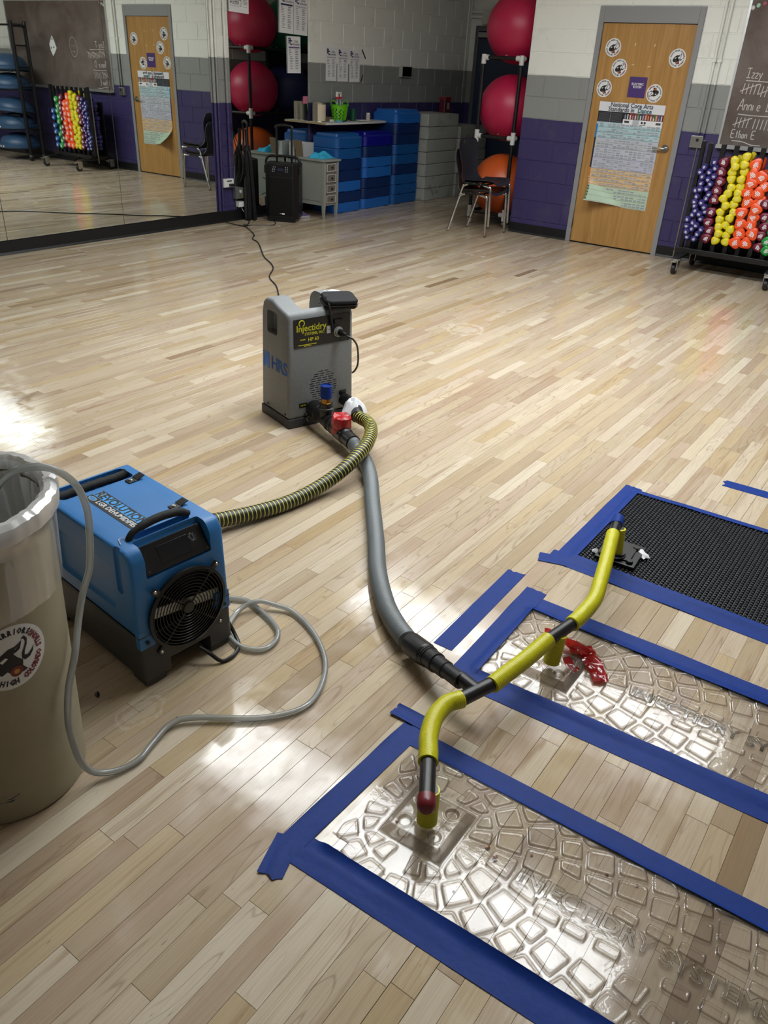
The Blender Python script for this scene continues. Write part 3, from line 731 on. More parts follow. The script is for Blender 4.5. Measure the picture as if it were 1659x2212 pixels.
tag(mkw('red_tape', g, REDCLR, (1.93, .56, 0), smooth=True, ang=30), 'strips of shiny red tape trailing from the middle fitting over the clear panel', 'tape')
# ------------------------------------------------------------------ trash can with liner
CANX, CANY, RB, RT, CANH = .627, 1.514, .177, .2, .772
can_r = lambda z: RB+(RT-RB)*z/CANH
can = thing('trash_can', 'tall beige plastic trash can with a round wolf sticker, left edge', 'trash can', (CANX, CANY, 0))
CANM = mat('beige_can_plastic', '#989078', .5, var=.1, vs=5, bump=.12, bs=60)
prof = [(RB-.012, 0), (RB-.003, .002), (RB, .008), (RT, CANH-.03), (RT+.012, CANH-.028), (RT+.014, CANH-.012), (RT+.01, CANH-.002), (RT, CANH), (RT-.006, CANH-.004), (RT-.006, CANH-.04), (RB-.004, .012), (.001, .01)]
mk('can_body', lathe(prof, 64), CANM, can, smooth=True)
# sticker wrapped on the can
def wolf_logo(full=True):
    """round sticker art in unit radius: list of (geometry, colour)"""
    out = []
    disc = [(math.cos(2*PI*i/48), math.sin(2*PI*i/48)) for i in range(48)]
    head = [(x*.9, y*.9) for x, y in [(.33, .45), (.12, .36), (-.06, .36), (-.34, .2), (-.52, -.02), (-.6, -.28), (-.42, -.26), (-.36, -.5), (-.2, -.42), (-.05, -.62), (.12, -.66), (.4, -.62), (.27, -.42), (.3, -.22), (.12, -.3), (.0, -.12), (.14, -.02), (.06, .12), (.2, .22), (.12, .26)]]
    ear = [(.33, .45), (.25, .2), (.1, .12), (.14, .24)]
    curl = [(x*.8, y*.8) for x, y in [(.52, .66), (.6, .5), (.56, .28), (.46, .08), (.42, -.1), (.54, -.14), (.72, .0), (.8, .12), (.74, -.1), (.6, -.26), (.42, -.3), (.32, -.2), (.34, .02), (.46, .24), (.52, .42), (.47, .56), (.38, .6)]]
    out += [(disc, None, 'w'), (head, .0006, 'k'), (ear, .0009, 'k'), (curl, .0006, 'k')]
    eye = [(-.32, .02), (-.16, .1), (-.1, .04), (-.26, -.06)]
    out.append((eye, .0011, 'w'))
    out.append(([(.05+.17*math.cos(2*PI*i/20), -.46+.17*math.sin(2*PI*i/20)) for i in range(20)], .0012, 'r'))
    out.append(([(.05+.08*math.cos(2*PI*i/16), -.46+.08*math.sin(2*PI*i/16)) for i in range(16)], .0016, 'y'))
    return out
STK = {'w': mat('sticker_white', '#dedfe0', .42), 'k': INK, 'r': mat('sticker_maroon', '#6d1526', .45), 'y': mat('sticker_gold', '#b98419', .45)}
def subdiv(g, n):
    bm = bmesh.new(); vs = [bm.verts.new(p) for p in g[0]]
    for f in g[1]:
        try: bm.faces.new([vs[i] for i in f])
        except ValueError: pass
    bmesh.ops.triangulate(bm, faces=bm.faces)
    for _ in range(n): bmesh.ops.subdivide_edges(bm, edges=[e for e in bm.edges if e.calc_length() > .25], cuts=1)
    bmesh.ops.triangulate(bm, faces=bm.faces); return bm_geo(bm)
def arc_text(s, a0, a1, r, size, outward=True, bold=.013):
    gs = []; n = len(s)
    for i, ch in enumerate(s):
        if ch == ' ': continue
        a = math.radians(a0+(a1-a0)*(i+.5)/n); g = text_geo(ch, size, .0, bold, 'CENTER', 1, 1)
        g = T(g, sc=(.74, 1, 1)); gs.append(T(g, (r*math.cos(a), r*math.sin(a), 0), (0, 0, math.degrees(a)+(-90 if outward else 90))))
    return J(*gs)
def sticker_parts(root, place, R, lift, dashes=True):
    """place(geometry in unit coordinates, lift) -> geometry in root space"""
    col = {}
    for poly, z, c in wolf_logo():
        g = (list((x, y, 0) for x, y in poly), [tuple(range(len(poly)))], None)
        if c == 'w' and z is None: g = subdiv((g[0]+[(0, 0, 0)], [(i, (i+1) % 48, 48) for i in range(48)], None), 3); nm = 'sticker_face'
        else: g = subdiv(g, 2)
        g = place(g, lift+(z or 0)); col.setdefault((c, z is None), []).append(g)
    g1 = arc_text('WARRIORS', 120, 42, .80, .23, True); g2 = arc_text('HIGH', 238, 275, .80, .24, False)
    g3 = arc_text('COLORADO', 286, 346, .80, .24, False); g4 = arc_text('STRONG', 354, 402, .80, .24, False)
    col.setdefault(('k', False), []).extend([place(subdiv(J(g1, g2), 0), lift+.0006)])
    col.setdefault(('r', False), []).extend([place(subdiv(J(g3, g4), 0), lift+.0006)])
    if dashes:      # the rest of the ring is too small to read in the photo
        ds = J(*[([(r*math.cos(math.radians(a+d)), r*math.sin(math.radians(a+d)), 0) for r, d in ((.72, 0), (.72, 3), (.88, 3), (.88, 0))], [(0, 1, 2, 3)], None) for a in list(range(128, 176, 5))+list(range(186, 232, 5))])
        col.setdefault(('k', False), []).append(place(ds, lift+.0006))
    for (c, first), gs in col.items():
        mk('sticker_face' if first else {'w': 'eye_print', 'k': 'black_print', 'r': 'maroon_print', 'y': 'gold_print'}[c], J(*gs), STK[c], root)
SA, SZ, SR = math.radians(-97), .472, .079
def on_can(g, lift):
    def fn(x, y, z):
        zz = SZ+y*SR; r = can_r(zz)+.0004+lift; a = SA+x*SR/can_r(SZ); return (r*math.cos(a), r*math.sin(a), zz)
    return W(g, fn)
stk = tag(mk('round_sticker', ([(0, 0, 0)]*0, [], None), INK), '', '') if False else None
st = thing('round_sticker', 'round white wolf sticker reading WARRIORS and COLORADO STRONG on the trash can', 'sticker', (CANX, CANY, 0))
sticker_parts(st, on_can, SR, .0006)
# blue scuff low on the can
g = W(J(([(-.03, 0, 0), (.01, -.006, 0), (.032, .004, 0), (.0, .008, 0)], [(0, 1, 2, 3)], None), ([(-.02, -.01, 0), (.012, -.014, 0), (.02, -.009, 0)], [(0, 1, 2)], None)), lambda x, y, z: ((can_r(.086+y)+.0006)*math.cos(math.radians(-121)+x/.18), (can_r(.086+y)+.0006)*math.sin(math.radians(-121)+x/.18), .086+y))
mk('paint_scuff', g, mat('blue_scuff', '#24345e', .5), can)
# liner: hangs inside, rolls over the rim and down outside
BAG = clear_mat('bag_film', '#d9dcde', .35, .06, 26, .003, dif=.045, trans=(.98, .98, .98, 1), boost=.35)
BAGR = clear_mat('bag_roll', '#eef0f2', .4, .5, 26, .004, dif=.93, trans=(.98, .98, .98, 1), boost=.55)
def bag_ring(prof, n=150, amp=.005):
    v, f = [], []
    for k, (r, z, s) in enumerate(prof):
        for i in range(n):
            a = 2*PI*i/n; c, sn = math.cos(a), math.sin(a)
            w_ = s*amp*(mnoise.noise(Vector((c*7, sn*7, z*3)))*1.4+mnoise.noise(Vector((c*19, sn*19, z*2.2+3)))+.5*mnoise.noise(Vector((c*40, sn*40, z*7))))
            dz = s*amp*1.3*mnoise.noise(Vector((c*4+9, sn*4, z*4)))
            v.append(((r+w_)*c, (r+w_)*sn, z+dz))
    for k in range(len(prof)-1):
        for i in range(n): j = (i+1) % n; f.append((k*n+i, k*n+j, (k+1)*n+j, (k+1)*n+i))
    return v, f, None
bag = thing('trash_bag', 'translucent white plastic liner folded over the trash can rim', 'trash bag', (CANX, CANY, 0))
inner = [(can_r(z)-.018, z, .5 if z < .3 else 1.0) for z in np.linspace(.2, CANH-.02, 16)]
mk('bag_inside', bag_ring([(.02, .16, .3), (.09, .165, .6), (.14, .18, .8)]+[(a-.0, b_, c) for a, b_, c in inner], amp=.007), BAGR, bag, smooth=True)
mk('bag_rim', bag_ring([(RT-.014, CANH-.02, .8), (RT-.012, CANH+.004, 1), (RT-.004, CANH+.012, 1.1), (RT+.009, CANH+.013, 1.1), (RT+.02, CANH+.004, 1), (RT+.023, CANH-.012, .9), (RT+.02, CANH-.03, .7)], amp=.0032), BAGR, bag, smooth=True)
fold = [(RT+.02, CANH-.03, .5)]+[(can_r(z)+.011-.004*(CANH-.05-z)/.16, z, .35) for z in np.linspace(CANH-.05, CANH-.21, 10)]
mk('bag_fold', bag_ring(fold, amp=.006), BAG, bag, smooth=True)

# ------------------------------------------------------------------ clear drain hose
TUBEM = clear_mat('milky_tubing', '#cfd3d0', .2, 0, dif=.62, trans=(.9, .92, .91, 1), boost=1.2)
hp = [(1.40, 1.66, .07), (1.45, 1.63, .02), (1.488, 1.58, .0102), (1.497, 1.535, .0102), (1.464, 1.405, .0102), (1.421, 1.346, .0102), (1.353, 1.338, .0102), (1.317, 1.395, .0102), (1.328, 1.456, .0105), (1.365, 1.503, .012), (1.442, 1.530, .018), (1.497, 1.505, .0300), (1.528, 1.46, .0200), (1.547, 1.39, .0115), (1.503, 1.264, .0102), (1.422, 1.154, .0102), (1.318, 1.091, .0102), (1.229, 1.083, .0102), (1.131, 1.148, .0105), (1.020, 1.281, .015), (.966, 1.312, .0150), (.893, 1.299, .0120), (.835, 1.283, .0102), (.778, 1.295, .0120),
      (.73, 1.318, .032), (.70, 1.315, .10), (.69, 1.315, .19), (.692, 1.315, .25), (.71, 1.32, .32), (.745, 1.332, .385), (.79, 1.372, .43), (.825, 1.392, .483), (.848, 1.383, .55), (.862, 1.383, .642), (.866, 1.388, .70), (.852, 1.395, .758), (.818, 1.41, .800), (.784, 1.44, .808), (.748, 1.472, .79), (.715, 1.50, .735), (.70, 1.53, .64), (.69, 1.55, .5)]
tag(mkw('drain_hose', tube(hp, .0082, 12, step=.012), TUBEM, (hp[3][0], hp[3][1], 0), smooth=True), 'milky clear drain hose looping on the floor and up into the trash can', 'hose')

# ------------------------------------------------------------------ blue dehumidifier
BLUE = mat('blue_polyethylene', '#2e73b4', .42, var=.06, vs=6, bump=.12, bs=50, rvar=.15)
DKGREY = mat('charcoal_polyethylene', '#3c3d3e', .55, var=.08, vs=6, bump=.12, bs=50)
DW, DD, DH = .302, .512, .442
dh = thing('dehumidifier', 'blue and charcoal portable dehumidifier with round fan grille and carry handles', 'dehumidifier', (1.022, 1.479, 0), rotz=-6)
def taper(g): return W(g, lambda x, y, z: (DW/2+(x-DW/2)*(1+.02-.09*max(0, z-.17)), DD/2+(y-DD/2)*(1.012-.055*z/DH), z))
# lower tray with feet
low = mk('lower_housing', taper(bev(box(0, DW, 0, DD, .022, .18), .012, 3)), DKGREY, dh)
foot = [mk('cutter', box(.085, .225, -.05, .6, 0, .07), DKGREY, dh), mk('cutter', T(cyl(.122, -.05, .06, 40), (.157, .0, .212), (-90, 0, 0)), DKGREY, dh)]
bpy.context.view_layer.update(); cut(low, foot); low.data.polygons.foreach_set('use_smooth', [True]*len(low.data.polygons)); low.data.set_sharp_from_angle(angle=math.radians(32))
for x in (.006, DW-.076):
    for y in (.008, DD-.076): mk('foot', taper(bev(box(x, x+.07, y, y+.07, .0, .034), .008, 2)), DKGREY, dh, smooth=True)
# upper shell: two shoulder ridges and the middle with a sloped instrument bay
mid = [(.006, .178), (.006, .345), (.012, .362), (.062, .432), (.064, DH), (DD, DH), (DD, .178)]
def yz(poly, x0, x1): return [(x0, a, b) for a, b in poly]+[(x1, a, b) for a, b in poly], None
def extr(poly, x0, x1):
    g = prism(poly, 0, 1); return W(g, lambda a, b, c: (x0+(x1-x0)*c, a, b))
up_ = mk('upper_housing', taper(bev(extr([(0, .178), (0, .41), (.016, DH-.004), (.03, DH), (DD-.02, DH), (DD, DH-.02), (DD, .178)], 0, DW), .010, 3)), BLUE, dh)
cutters = [mk('cutter', taper(bev(extr([(-.05, .352), (.010, .352), (.058, .425), (.058, .50), (-.05, .50)], .046, .256), .006, 2)), BLUE, dh),
           mk('cutter', T(cyl(.122, -.05, .10, 44), (.157, .0, .212), (-90, 0, 0)), BLUE, dh),
           mk('cutter', bev(box(.030, .268, .395, .470, .385, .6), .016, 3), BLUE, dh),                # rear handle well
           mk('cutter', bev(box(.060, .240, .072, .100, .418, .6), .010, 2), BLUE, dh),                # front handle well
           mk('cutter', box(-.05, .012, .09, .33, .30, .5), BLUE, dh) if False else mk('cutter', bev(box(-.05, .008, .10, .40, .225, .375), .02, 3), BLUE, dh),
           mk('cutter', bev(box(-.05, .010, .055, .085, .30, .47), .01, 2), BLUE, dh)]
bpy.context.view_layer.update(); cut(up_, cutters); up_.data.polygons.foreach_set('use_smooth', [True]*len(up_.data.polygons)); up_.data.set_sharp_from_angle(angle=math.radians(30))
for x0, x1 in ((-.001, .05), (DW-.05, DW+.001)): mk('corner_tab', taper(bev(extr([(-.0006, .137), (-.0006, .20), (.02, .20), (.02, .137)], x0, x1), .004, 2)), BLUE, up_, smooth=True)
mk('seam', taper(box(-.001, DW+.001, -.001, DD+.001, .1775, .180)), BLKPL, dh)
for x, z in ((.020, .158), (DW-.020, .158)): mk('bolt_hole', T(cyl(.006, -.003, .002, 14), (x, -.003, z), (-90, 0, 0)), BLKPL, dh)
for yb in (DD*.2, ): pass
# control panel
slope = math.degrees(math.atan2(.425-.352, .058-.010))
pn = mk('control_panel', J(bbox(-.103, .103, -.04, .042, -.002, .003, .002)), mat('panel_black', '#0f1013', .3), dh, loc=(.151, .032, .392), rot=(slope, 0, 0), smooth=True)
mk('display', bbox(-.05, .05, -.024, .026, .002, .0045, .001), mat('display_glass', '#15161c', .14), pn)
for x, y in ((-.094, -.032), (.094, -.032), (-.094, .034), (.094, .034)): mk('screw', T(cyl(.004, .002, .0045, 10, .001), (x, y, 0)), BLKMETAL, pn)
g = J(*[rod((.062+.008*math.cos(a)*(1+.4*math.sin(3*a)), .012+.012*math.sin(a), .0032), (.066+.012*math.cos(a+1.9), .012+.014*math.sin(a+1.6), .0032), .0004, 4) for a in np.linspace(0, 9, 14)])
mk('scratch_marks', g, mat('pale_scratch', '#8c9094', .6), pn, kind='stuff')
# fan grille
GY = -.004
fan = mk('fan_recess', T(lathe([(.0, 0), (.12, 0), (.122, .06)], 44, False), (.157, .056, .212), (90, 0, 0)), mat('dark_interior', '#08090a', .6), dh, smooth=True)
mk('coil_band', T(bbox(-.118, .118, -.016, .016, -.001, .004, .001), (.157, .016, .215), (90, 8, 0)), mat('aluminium_fins', '#c6c6c0', .5, .2, var=.35, vs=120), fan)
for k in range(5):
    a = 2*PI*k/5; g = T(bbox(.02, .105, -.02, .02, -.001, .001, .0005), (.157, .048, .212), (0, 0, 0))
    g = W(bbox(.022, .106, -.022, .022, -.001, .001, .0005), lambda x, y, z: (.157+x*math.cos(a)-y*math.sin(a), .047+y*.35, .212+x*math.sin(a)+y*math.cos(a))); mk('fan_blade', g, BLKPL, fan)
gr = mk('fan_grille', T(lathe([(.122, -.004), (.128, -.003), (.128, .004), (.119, .006), (.119, -.004)], 56, False), (.157, GY, .212), (90, 0, 0)), BLKPL, dh, smooth=True)
for i in range(10):
    R = .026+.0098*i; mk('guard_ring', T(tube([(R*math.cos(a), R*math.sin(a), .0035*(1-i/10)) for a in np.linspace(0, 2*PI, 49)], .0016, 5, smooth=False, cap=False), (.157, GY-.001, .212), (90, 0, 0)), BLKPL, gr, smooth=True)
mk('guard_hub', T(lathe([(.0, .004), (.017, .004), (.02, .001), (.02, -.003)], 24), (.157, GY-.001, .212), (90, 0, 0)), BLKPL, gr, smooth=True)
for k in range(4):
    a = math.radians(45+90*k); mk('guard_spoke', W(box(.018, .119, -.002, .002, 0, .003), lambda x, y, z: (.157+x*math.cos(a)-y*math.sin(a), GY+.001-z, .212+x*math.sin(a)+y*math.cos(a))), BLKPL, gr)
    c, s = math.cos(a), math.sin(a)
    mk('guard_lug', W(bbox(.116, .152, -.010, .010, -.003, .004, .003), lambda x, y, z: (.157+x*c-y*s, GY-z, .212+x*s+y*c)), BLKPL, gr, smooth=True)
    mk('screw', T(lathe([(.0, .0035), (.004, .0035), (.0055, .001), (.0055, -.001)], 12), (.157+.144*c, GY-.004, .212+.144*s), (90, 0, 0)), STEEL, gr, smooth=True)
# handles
FOAM = mat('black_foam', '#17181a', .75, bump=.5, bs=180)
mk('rear_handle', tube([(.022, .432, .452), (.034, .432, .437), (.06, .432, .436), (.15, .432, .438), (.235, .432, .436), (.262, .432, .442)], .0135, 16, rf=lambda i: .0135+.0012*math.sin(i*2.2)), FOAM, dh, smooth=True)
mk('front_handle', tube([(.048, .083, .440), (.060, .083, .458), (.10, .083, .470), (.155, .083, .474), (.21, .083, .466), (.24, .083, .450)], .0115, 16, rf=lambda i: .0120 if 4 < i < 18 else .0095), FOAM, dh, smooth=True)
WIREW = mat('white_wire', '#c9ccce', .5)
mk('wire_tie', tube([(.02, .075, .444), (.03, .10, .445), (.045, .095, .446), (.06, .085, .447)], .0012, 6), WIREW, dh, smooth=True)
for y in (.371, .150):
    s = mk('strap', J(bbox(.226, .262, y-.013, y+.013, DH+.0005, DH+.004, .0015), T(bbox(-.014, .014, -.014, .014, 0, .003, .001), (.268, y+.002, DH+.006), (0, -14, 0))), BLKPL, dh, smooth=True)
    mk('snap', T(lathe([(0, .004), (.005, .004), (.007, .002), (.007, 0)], 16), (.238, y, DH+.004)), STEEL, s, smooth=True)
# printed label on the lid, reading from the rear towards the front
lb = mk('lid_label', box(-.125, .125, -.034, .030, 0, .0006), mat('label_black', '#15171a', .4), dh, loc=(.118, .247, DH+.0003), rot=(0, 0, -90))
mk('blue_band', box(-.125, .108, -.004, .026, .0006, .0009), mat('label_bright_blue', '#3f9fe6', .4), lb)
mk('title', T(text_geo('REVOLUTION', .039, .0002, .0012), (-.002, .011, .0011)), INK, lb)
mk('subtitle', T(text_geo('LGR DEHUMIDIFIER', .0235, .0002, .0004), (.024, -.018, .0009)), PAPER, lb)
mk('badge', J(T(cyl(1, 0, .0004, 24, .0001), (-.103, -.018, .0006), (0, 0, 0), (.017, .009, 1))), mat('badge_grey', '#8fa9b8', .4), lb)
mk('badge_oval', T(cyl(1, 0, .0004, 24, .0001), (-.103, -.018, .0009), (0, 0, 0), (.013, .0065, 1)), mat('label_blue', '#2c7fc4', .4), lb)
mk('seal', T(cyl(.011, 0, .0004, 12, .0001), (-.106, .012, .0008)), mat('seal_grey', '#6f8b9b', .5), lb)
# power cord tail under the right side
DC = (mkw('power_cord', tube([(1.20, 1.455, .055), (1.215, 1.428, .035), (1.235, 1.40, .0075), (1.275, 1.392, .0072), (1.318, 1.412, .0075), (1.34, 1.45, .018), (1.345, 1.485, .05)], .0062, 10), BLKPL, (1.28, 1.39, 0), smooth=True))
bpy.context.view_layer.update(); DC.parent = dh; DC.matrix_parent_inverse = dh.matrix_world.inverted()

# ------------------------------------------------------------------ grey drying machine
MACH = mat('speckled_grey_polyethylene', '#7d8082', .5, var=.0)
t = NT('speckled_grey'); b = t.n('ShaderNodeBsdfPrincipled'); t.l(b.outputs[0], t.out.inputs[0])
t.l(t.mix(t.ramp(t.noise(t.obj(), 620, 2, .6), [(.36, 0.0), (.62, 1.0)]), C('#626567'), C('#878a8c')), b.inputs['Base Color']); b.inputs['Roughness'].default_value = .48
bp = t.n('ShaderNodeBump'); bp.inputs['Strength'].default_value = .2; bp.inputs['Distance'].default_value = .001; t.l(t.noise(t.obj(), 260, 2), bp.inputs['Height']); t.l(bp.outputs[0], b.inputs['Normal'])
MACH = t.m
MW, MD, MH = .372, .262, .566
ma = thing('drying_machine', 'grey speckled box-shaped vacuum drying machine with black label plate', 'drying machine', (2.657, 2.406, 0), rotz=-17.5)
mt_ = lambda g: W(g, lambda x, y, z: (MW/2+(x-MW/2)*(1.02-.09*max(0, z-.04)), MD/2+(y-MD/2)*(1.03-.16*max(0, z-.05))+.0*z, z))
mk('base_plate', mt_(bev(box(-.002, MW+.002, -.003, MD+.003, 0, .048), .006, 2)), mat('machine_base', '#3a3b3c', .5), ma, smooth=True)
body = mk('body', mt_(bev(J(extr([(0, .046), (0, MH-.035), (.012, MH-.006), (.03, MH), (.09, MH+.012), (.16, MH+.035), (.215, MH+.034), (.25, MH+.01), (MD, MH-.04), (MD, .046)], 0, MW)), .016, 4)), MACH, ma)
cs = [mk('cutter', mt_(bev(box(.098, .276, .040, .40, MH-.075, MH+.2), .014, 3)), MACH, ma),
      mk('cutter', mt_(bev(box(-.05, .045, .105, .205, .435, .545), .016, 3)), MACH, ma),
      mk('cutter', mt_(bev(box(MW-.045, MW+.05, .105, .205, .435, .545), .016, 3)), MACH, ma)]
slots = []
for r in range(14):
    z = .118+r*.0112; hw = math.sqrt(max(0, .08**2-(z-.19)**2))
    x = .194-hw+(.006 if r % 2 else .0); 
    while x < .194+hw-.01:
        L = min(.026, .194+hw-x); 
        if L > .01: slots.append(box(x, x+L, -.05, .02, z, z+.0048))
        x += .0335
cs.append(mk('cutter', J(*slots), MACH, ma))
bpy.context.view_layer.update(); cut(body, cs); body.data.polygons.foreach_set('use_smooth', [True]*len(body.data.polygons)); body.data.set_sharp_from_angle(angle=math.radians(30))
mk('slot_shade', box(.06, .33, .019, .05, .10, .29), mat('dark_interior', '#08090a', .6), ma)  # near-black box stands in for the shade behind the vent slots
def fy(z): return MD/2-MD/2*(1.03-.16*max(0, z-.05))      # front face y at height z
tilt = math.degrees(math.atan(.16*MD/2))
pn = mk('label_plate', bbox(-.158, .158, -.068, .068, 0, .003, .0012), mat('plate_black', '#0e0f10', .35), ma, loc=(.190, fy(.468)-.0005, .468), rot=(90-tilt, 0, 0), smooth=True)
YINK = mat('yellow_print', '#c3c21f', .5)
mk('brand_lettering', T(text_geo('Injectidry', .044, .0003, .0005, 'LEFT'), (-.146, .022, .0036)), YINK, pn)
mk('brand_swirl', T(tube([(.0145*math.cos(a), .0145*math.sin(a), 0) for a in np.linspace(-.9, 4.0, 20)], .0028, 6, smooth=False), (-.116, .046, .0035)), YINK, pn)
mk('company_lettering', T(text_geo('SYSTEMS, INC.', .018, .0003, .0003, 'LEFT'), (-.10, -.006, .0036)), YINK, pn)
mk('model_lettering', J(T(text_geo('HP 60', .024, .0003, .0003, 'LEFT'), (-.082, -.034, .0036)), T(text_geo('MODEL', .009, .0003, .0002, 'LEFT'), (-.125, -.031, .0036))), YINK, pn)
mk('small_print', J(box(-.135, -.035, -.058, -.0545, .003, .0034), box(-.105, -.065, -.064, -.061, .003, .0034)), YINK, pn)
for x in (-.15, 0, .15):
    for y in (-.06, .06): mk('rivet', T(cyl(.0035, .002, .0045, 10, .0008), (x, y, 0)), BLKMETAL, pn)
mk('switch', J(bbox(.022, .044, -.018, .018, .002, .006, .001), bbox(.026, .040, .004, .014, .006, .009, .001)), mat('switch_white', '#b9babb', .4), pn)
mk('breaker', J(bbox(.062, .112, .018, .044, .002, .012, .002), T(cyl(.003, .012, .014, 8), (.07, .031, 0)), T(cyl(.003, .012, .014, 8), (.104, .031, 0))), BLKPL, pn, smooth=True)
mk('power_inlet', T(lathe([(.026, .003), (.026, .008), (.022, .009), (.020, .02), (.0, .02)], 24), (.088, -.018, 0)), mat('inlet_grey', '#8c8d8c', .45), pn, smooth=True)
mk('inlet_plug', T(lathe([(.015, .012), (.016, .04), (.011, .055), (.006, .07), (0, .07)], 18), (.088, -.018, 0)), BLKPL, pn, smooth=True)
# stencilled letters on the left cheek
blu = mat('blue_stencil', '#3c7ede', .6)
side = Matrix(((0, 0, -1, .0), (-1, 0, 0, 0), (0, 1, 0, 0), (0, 0, 0, 1)))
def sx(z): return MW/2-MW/2*(1.02-.09*max(0, z-.04))
g = J(T(text_geo('HRS', .088, .0002, .0022, 'LEFT', .95), (-.165, .292, .0008)), (
    [(-.245, .335, .0008), (-.235, .335, .0008), (-.225, .29, .0008), (-.215, .335, .0008), (-.182, .335, .0008), (-.182, .255, .0008), (-.2, .255, .0008), (-.213, .285, .0008), (-.226, .255, .0008), (-.245, .255, .0008)], [(0, 1, 2, 9), (3, 4, 5, 6, 7), (2, 3, 7), (2, 7, 8, 9)], None))
g = TM(g, side); g = W(g, lambda x, y, z: (sx(z)-.0006, y, z)); mk('stencil_letters', g, blu, ma)
for y in (.03, .2): mk('screw', T(cyl(.006, 0, .004, 10, .001), (sx(.06)-.004, y, .068), (0, 90, 0)), BLKPL, ma)
mk('screw', T(cyl(.006, 0, .004, 10, .001), (.085, -.008, .062), (-90, 0, 0)), BLKPL, ma)
mk('port_tag', J(box(.055, .10, -.0055, -.0035, .1, .122)), mat('plate_black', '#0e0f10', .35), ma)
mk('port_tag_print', T(text_geo('AIR IN', .011, .0002, .0002), (.0775, -.0058, .111), (90, 0, 0)), YINK, ma)
mk('port_tag', J(box(.288, .33, -.0055, -.0035, .128, .148)), mat('plate_black', '#0e0f10', .35), ma)
# ring on a chain by the base
mk('pull_ring', T(tube([(.013*math.cos(a), .013*math.sin(a), 0) for a in np.linspace(0, 2*PI, 25)], .0015, 6, smooth=False, cap=False), (.10, -.014, .04), (80, 0, 30)), STEEL, ma, smooth=True)

# plumbing in front of the machine
X_ = Vector((math.cos(math.radians(-17.5)), math.sin(math.radians(-17.5)), 0)); Y_ = Vector((-X_.y, X_.x, 0)); O_ = Vector((2.657, 2.406, 0))
def ml(x, y, z): return O_+X_*x+Y_*y+Vector((0, 0, z))
def stack_pipe(a, b, prof, n=26):
    a, b = Vector(a), Vector(b); d = (b-a); L = d.length
    g = lathe([(r, s*L) for r, s in prof], n); return TM(g, Matrix.Translation(a) @ Vector((0, 0, 1)).rotation_difference(d.normalized()).to_matrix().to_4x4())
A0 = ml(.135, -.008, .088); A1 = Vector((2.602, 1.968, .078))
mf = thing('valve_manifold', 'black pipe manifold on the front of the grey machine', 'pipe', (A0.x, A0.y, 0))
sub = lambda g: T(g, (-A0.x, -A0.y, 0))
DIA = [(r*1.07, s) for r, s in [(.038, 0), (.0395, .01), (.0395, .17), (.036, .18), (.036, .2), (.034, .21), (.034, .43), (.037, .44), (.037, .475), (.032, .48), (.032, .52), (.036, .53), (.036, .56), (.033, .57), (.033, .63), (.037, .65), (.037, .83), (.031, .85), (.031, .88), (.034, .89), (.034, 1)]]
mk('main_pipe', sub(stack_pipe(A0, A1, DIA)), BLKPL, mf, smooth=True)
V0 = A0.lerp(A1, .33)
mk('valve_body', sub(stack_pipe(V0, V0+Vector((0, 0, .082)), [(.034, 0), (.034, .55), (.038, .6), (.038, .72), (.031, .76), (.031, 1)], 26)), BLKPL, mf, smooth=True)
mk('brass_nipple', sub(stack_pipe(V0+Vector((0, 0, .078)), V0+Vector((0, 0, .148)), [(.026, 0), (.026, .1), (.0245, .12), (.0245, 1)], 24)), mat('brass', '#9a7433', .3, .9, var=.1, vs=50), mf, smooth=True)
g = stack_pipe(V0+Vector((0, 0, .108)), V0+Vector((0, 0, .172)), [(.0268, 0), (.0275, .1), (.0272, .3), (.0278, .5), (.0272, .7), (.0275, .97), (.024, 1), (.022, .9), (.0, .88)], 26)
g = W(g, lambda x, y, z: (x+.0015*nz((x, y, z), 70), y+.0015*nz((x, y, z), 70, 3), z-(.022*max(0, nz((x, y, 0), 38, 2)) if z < V0.z+.13 else 0)))
tag(mkw('tape_wrap', g, TAPE, (V0.x, V0.y, 0), smooth=True, ang=45), 'blue tape wrapped over the top of the brass valve', 'tape')
mk('pipe_tag', sub(W(box(-.02, .02, -.009, .009, 0, .0008), lambda x, y, z: tuple(A0.lerp(A1, .1)+Vector((-.71, -.35, .62)).normalized()*(.0399+z)+Vector((-.05, -.95, 0)).normalized()*(y)*.9+Vector((.5, .1, .62)).normalized()*x*.9))), YINK, mf)
R0 = A0.lerp(A1, .71)
g = stack_pipe(R0+Vector((0, 0, -.005)), R0+Vector((0, 0, .085)), [(.0, 0), (.040, .0), (.0445, .08), (.0455, .25), (.0445, .4), (.0455, .55), (.044, .7), (.0455, .83), (.044, .93), (.036, 1), (.02, .97), (0, .98)], 36)
g = W(g, lambda x, y, z: (x+.007*nz((x, y, z), 34)+.004*nz((x, y, z), 90, 2), y+.007*nz((x, y, z), 34, 3)+.004*nz((x, y, z), 90, 5), z+.012*nz((x, y, z), 30, 7)))
tag(mkw('red_tape_wrap', g, REDTAPE, (R0.x, R0.y, 0), smooth=True, ang=28), 'shiny red tape bundled over a capped outlet of the manifold', 'tape')
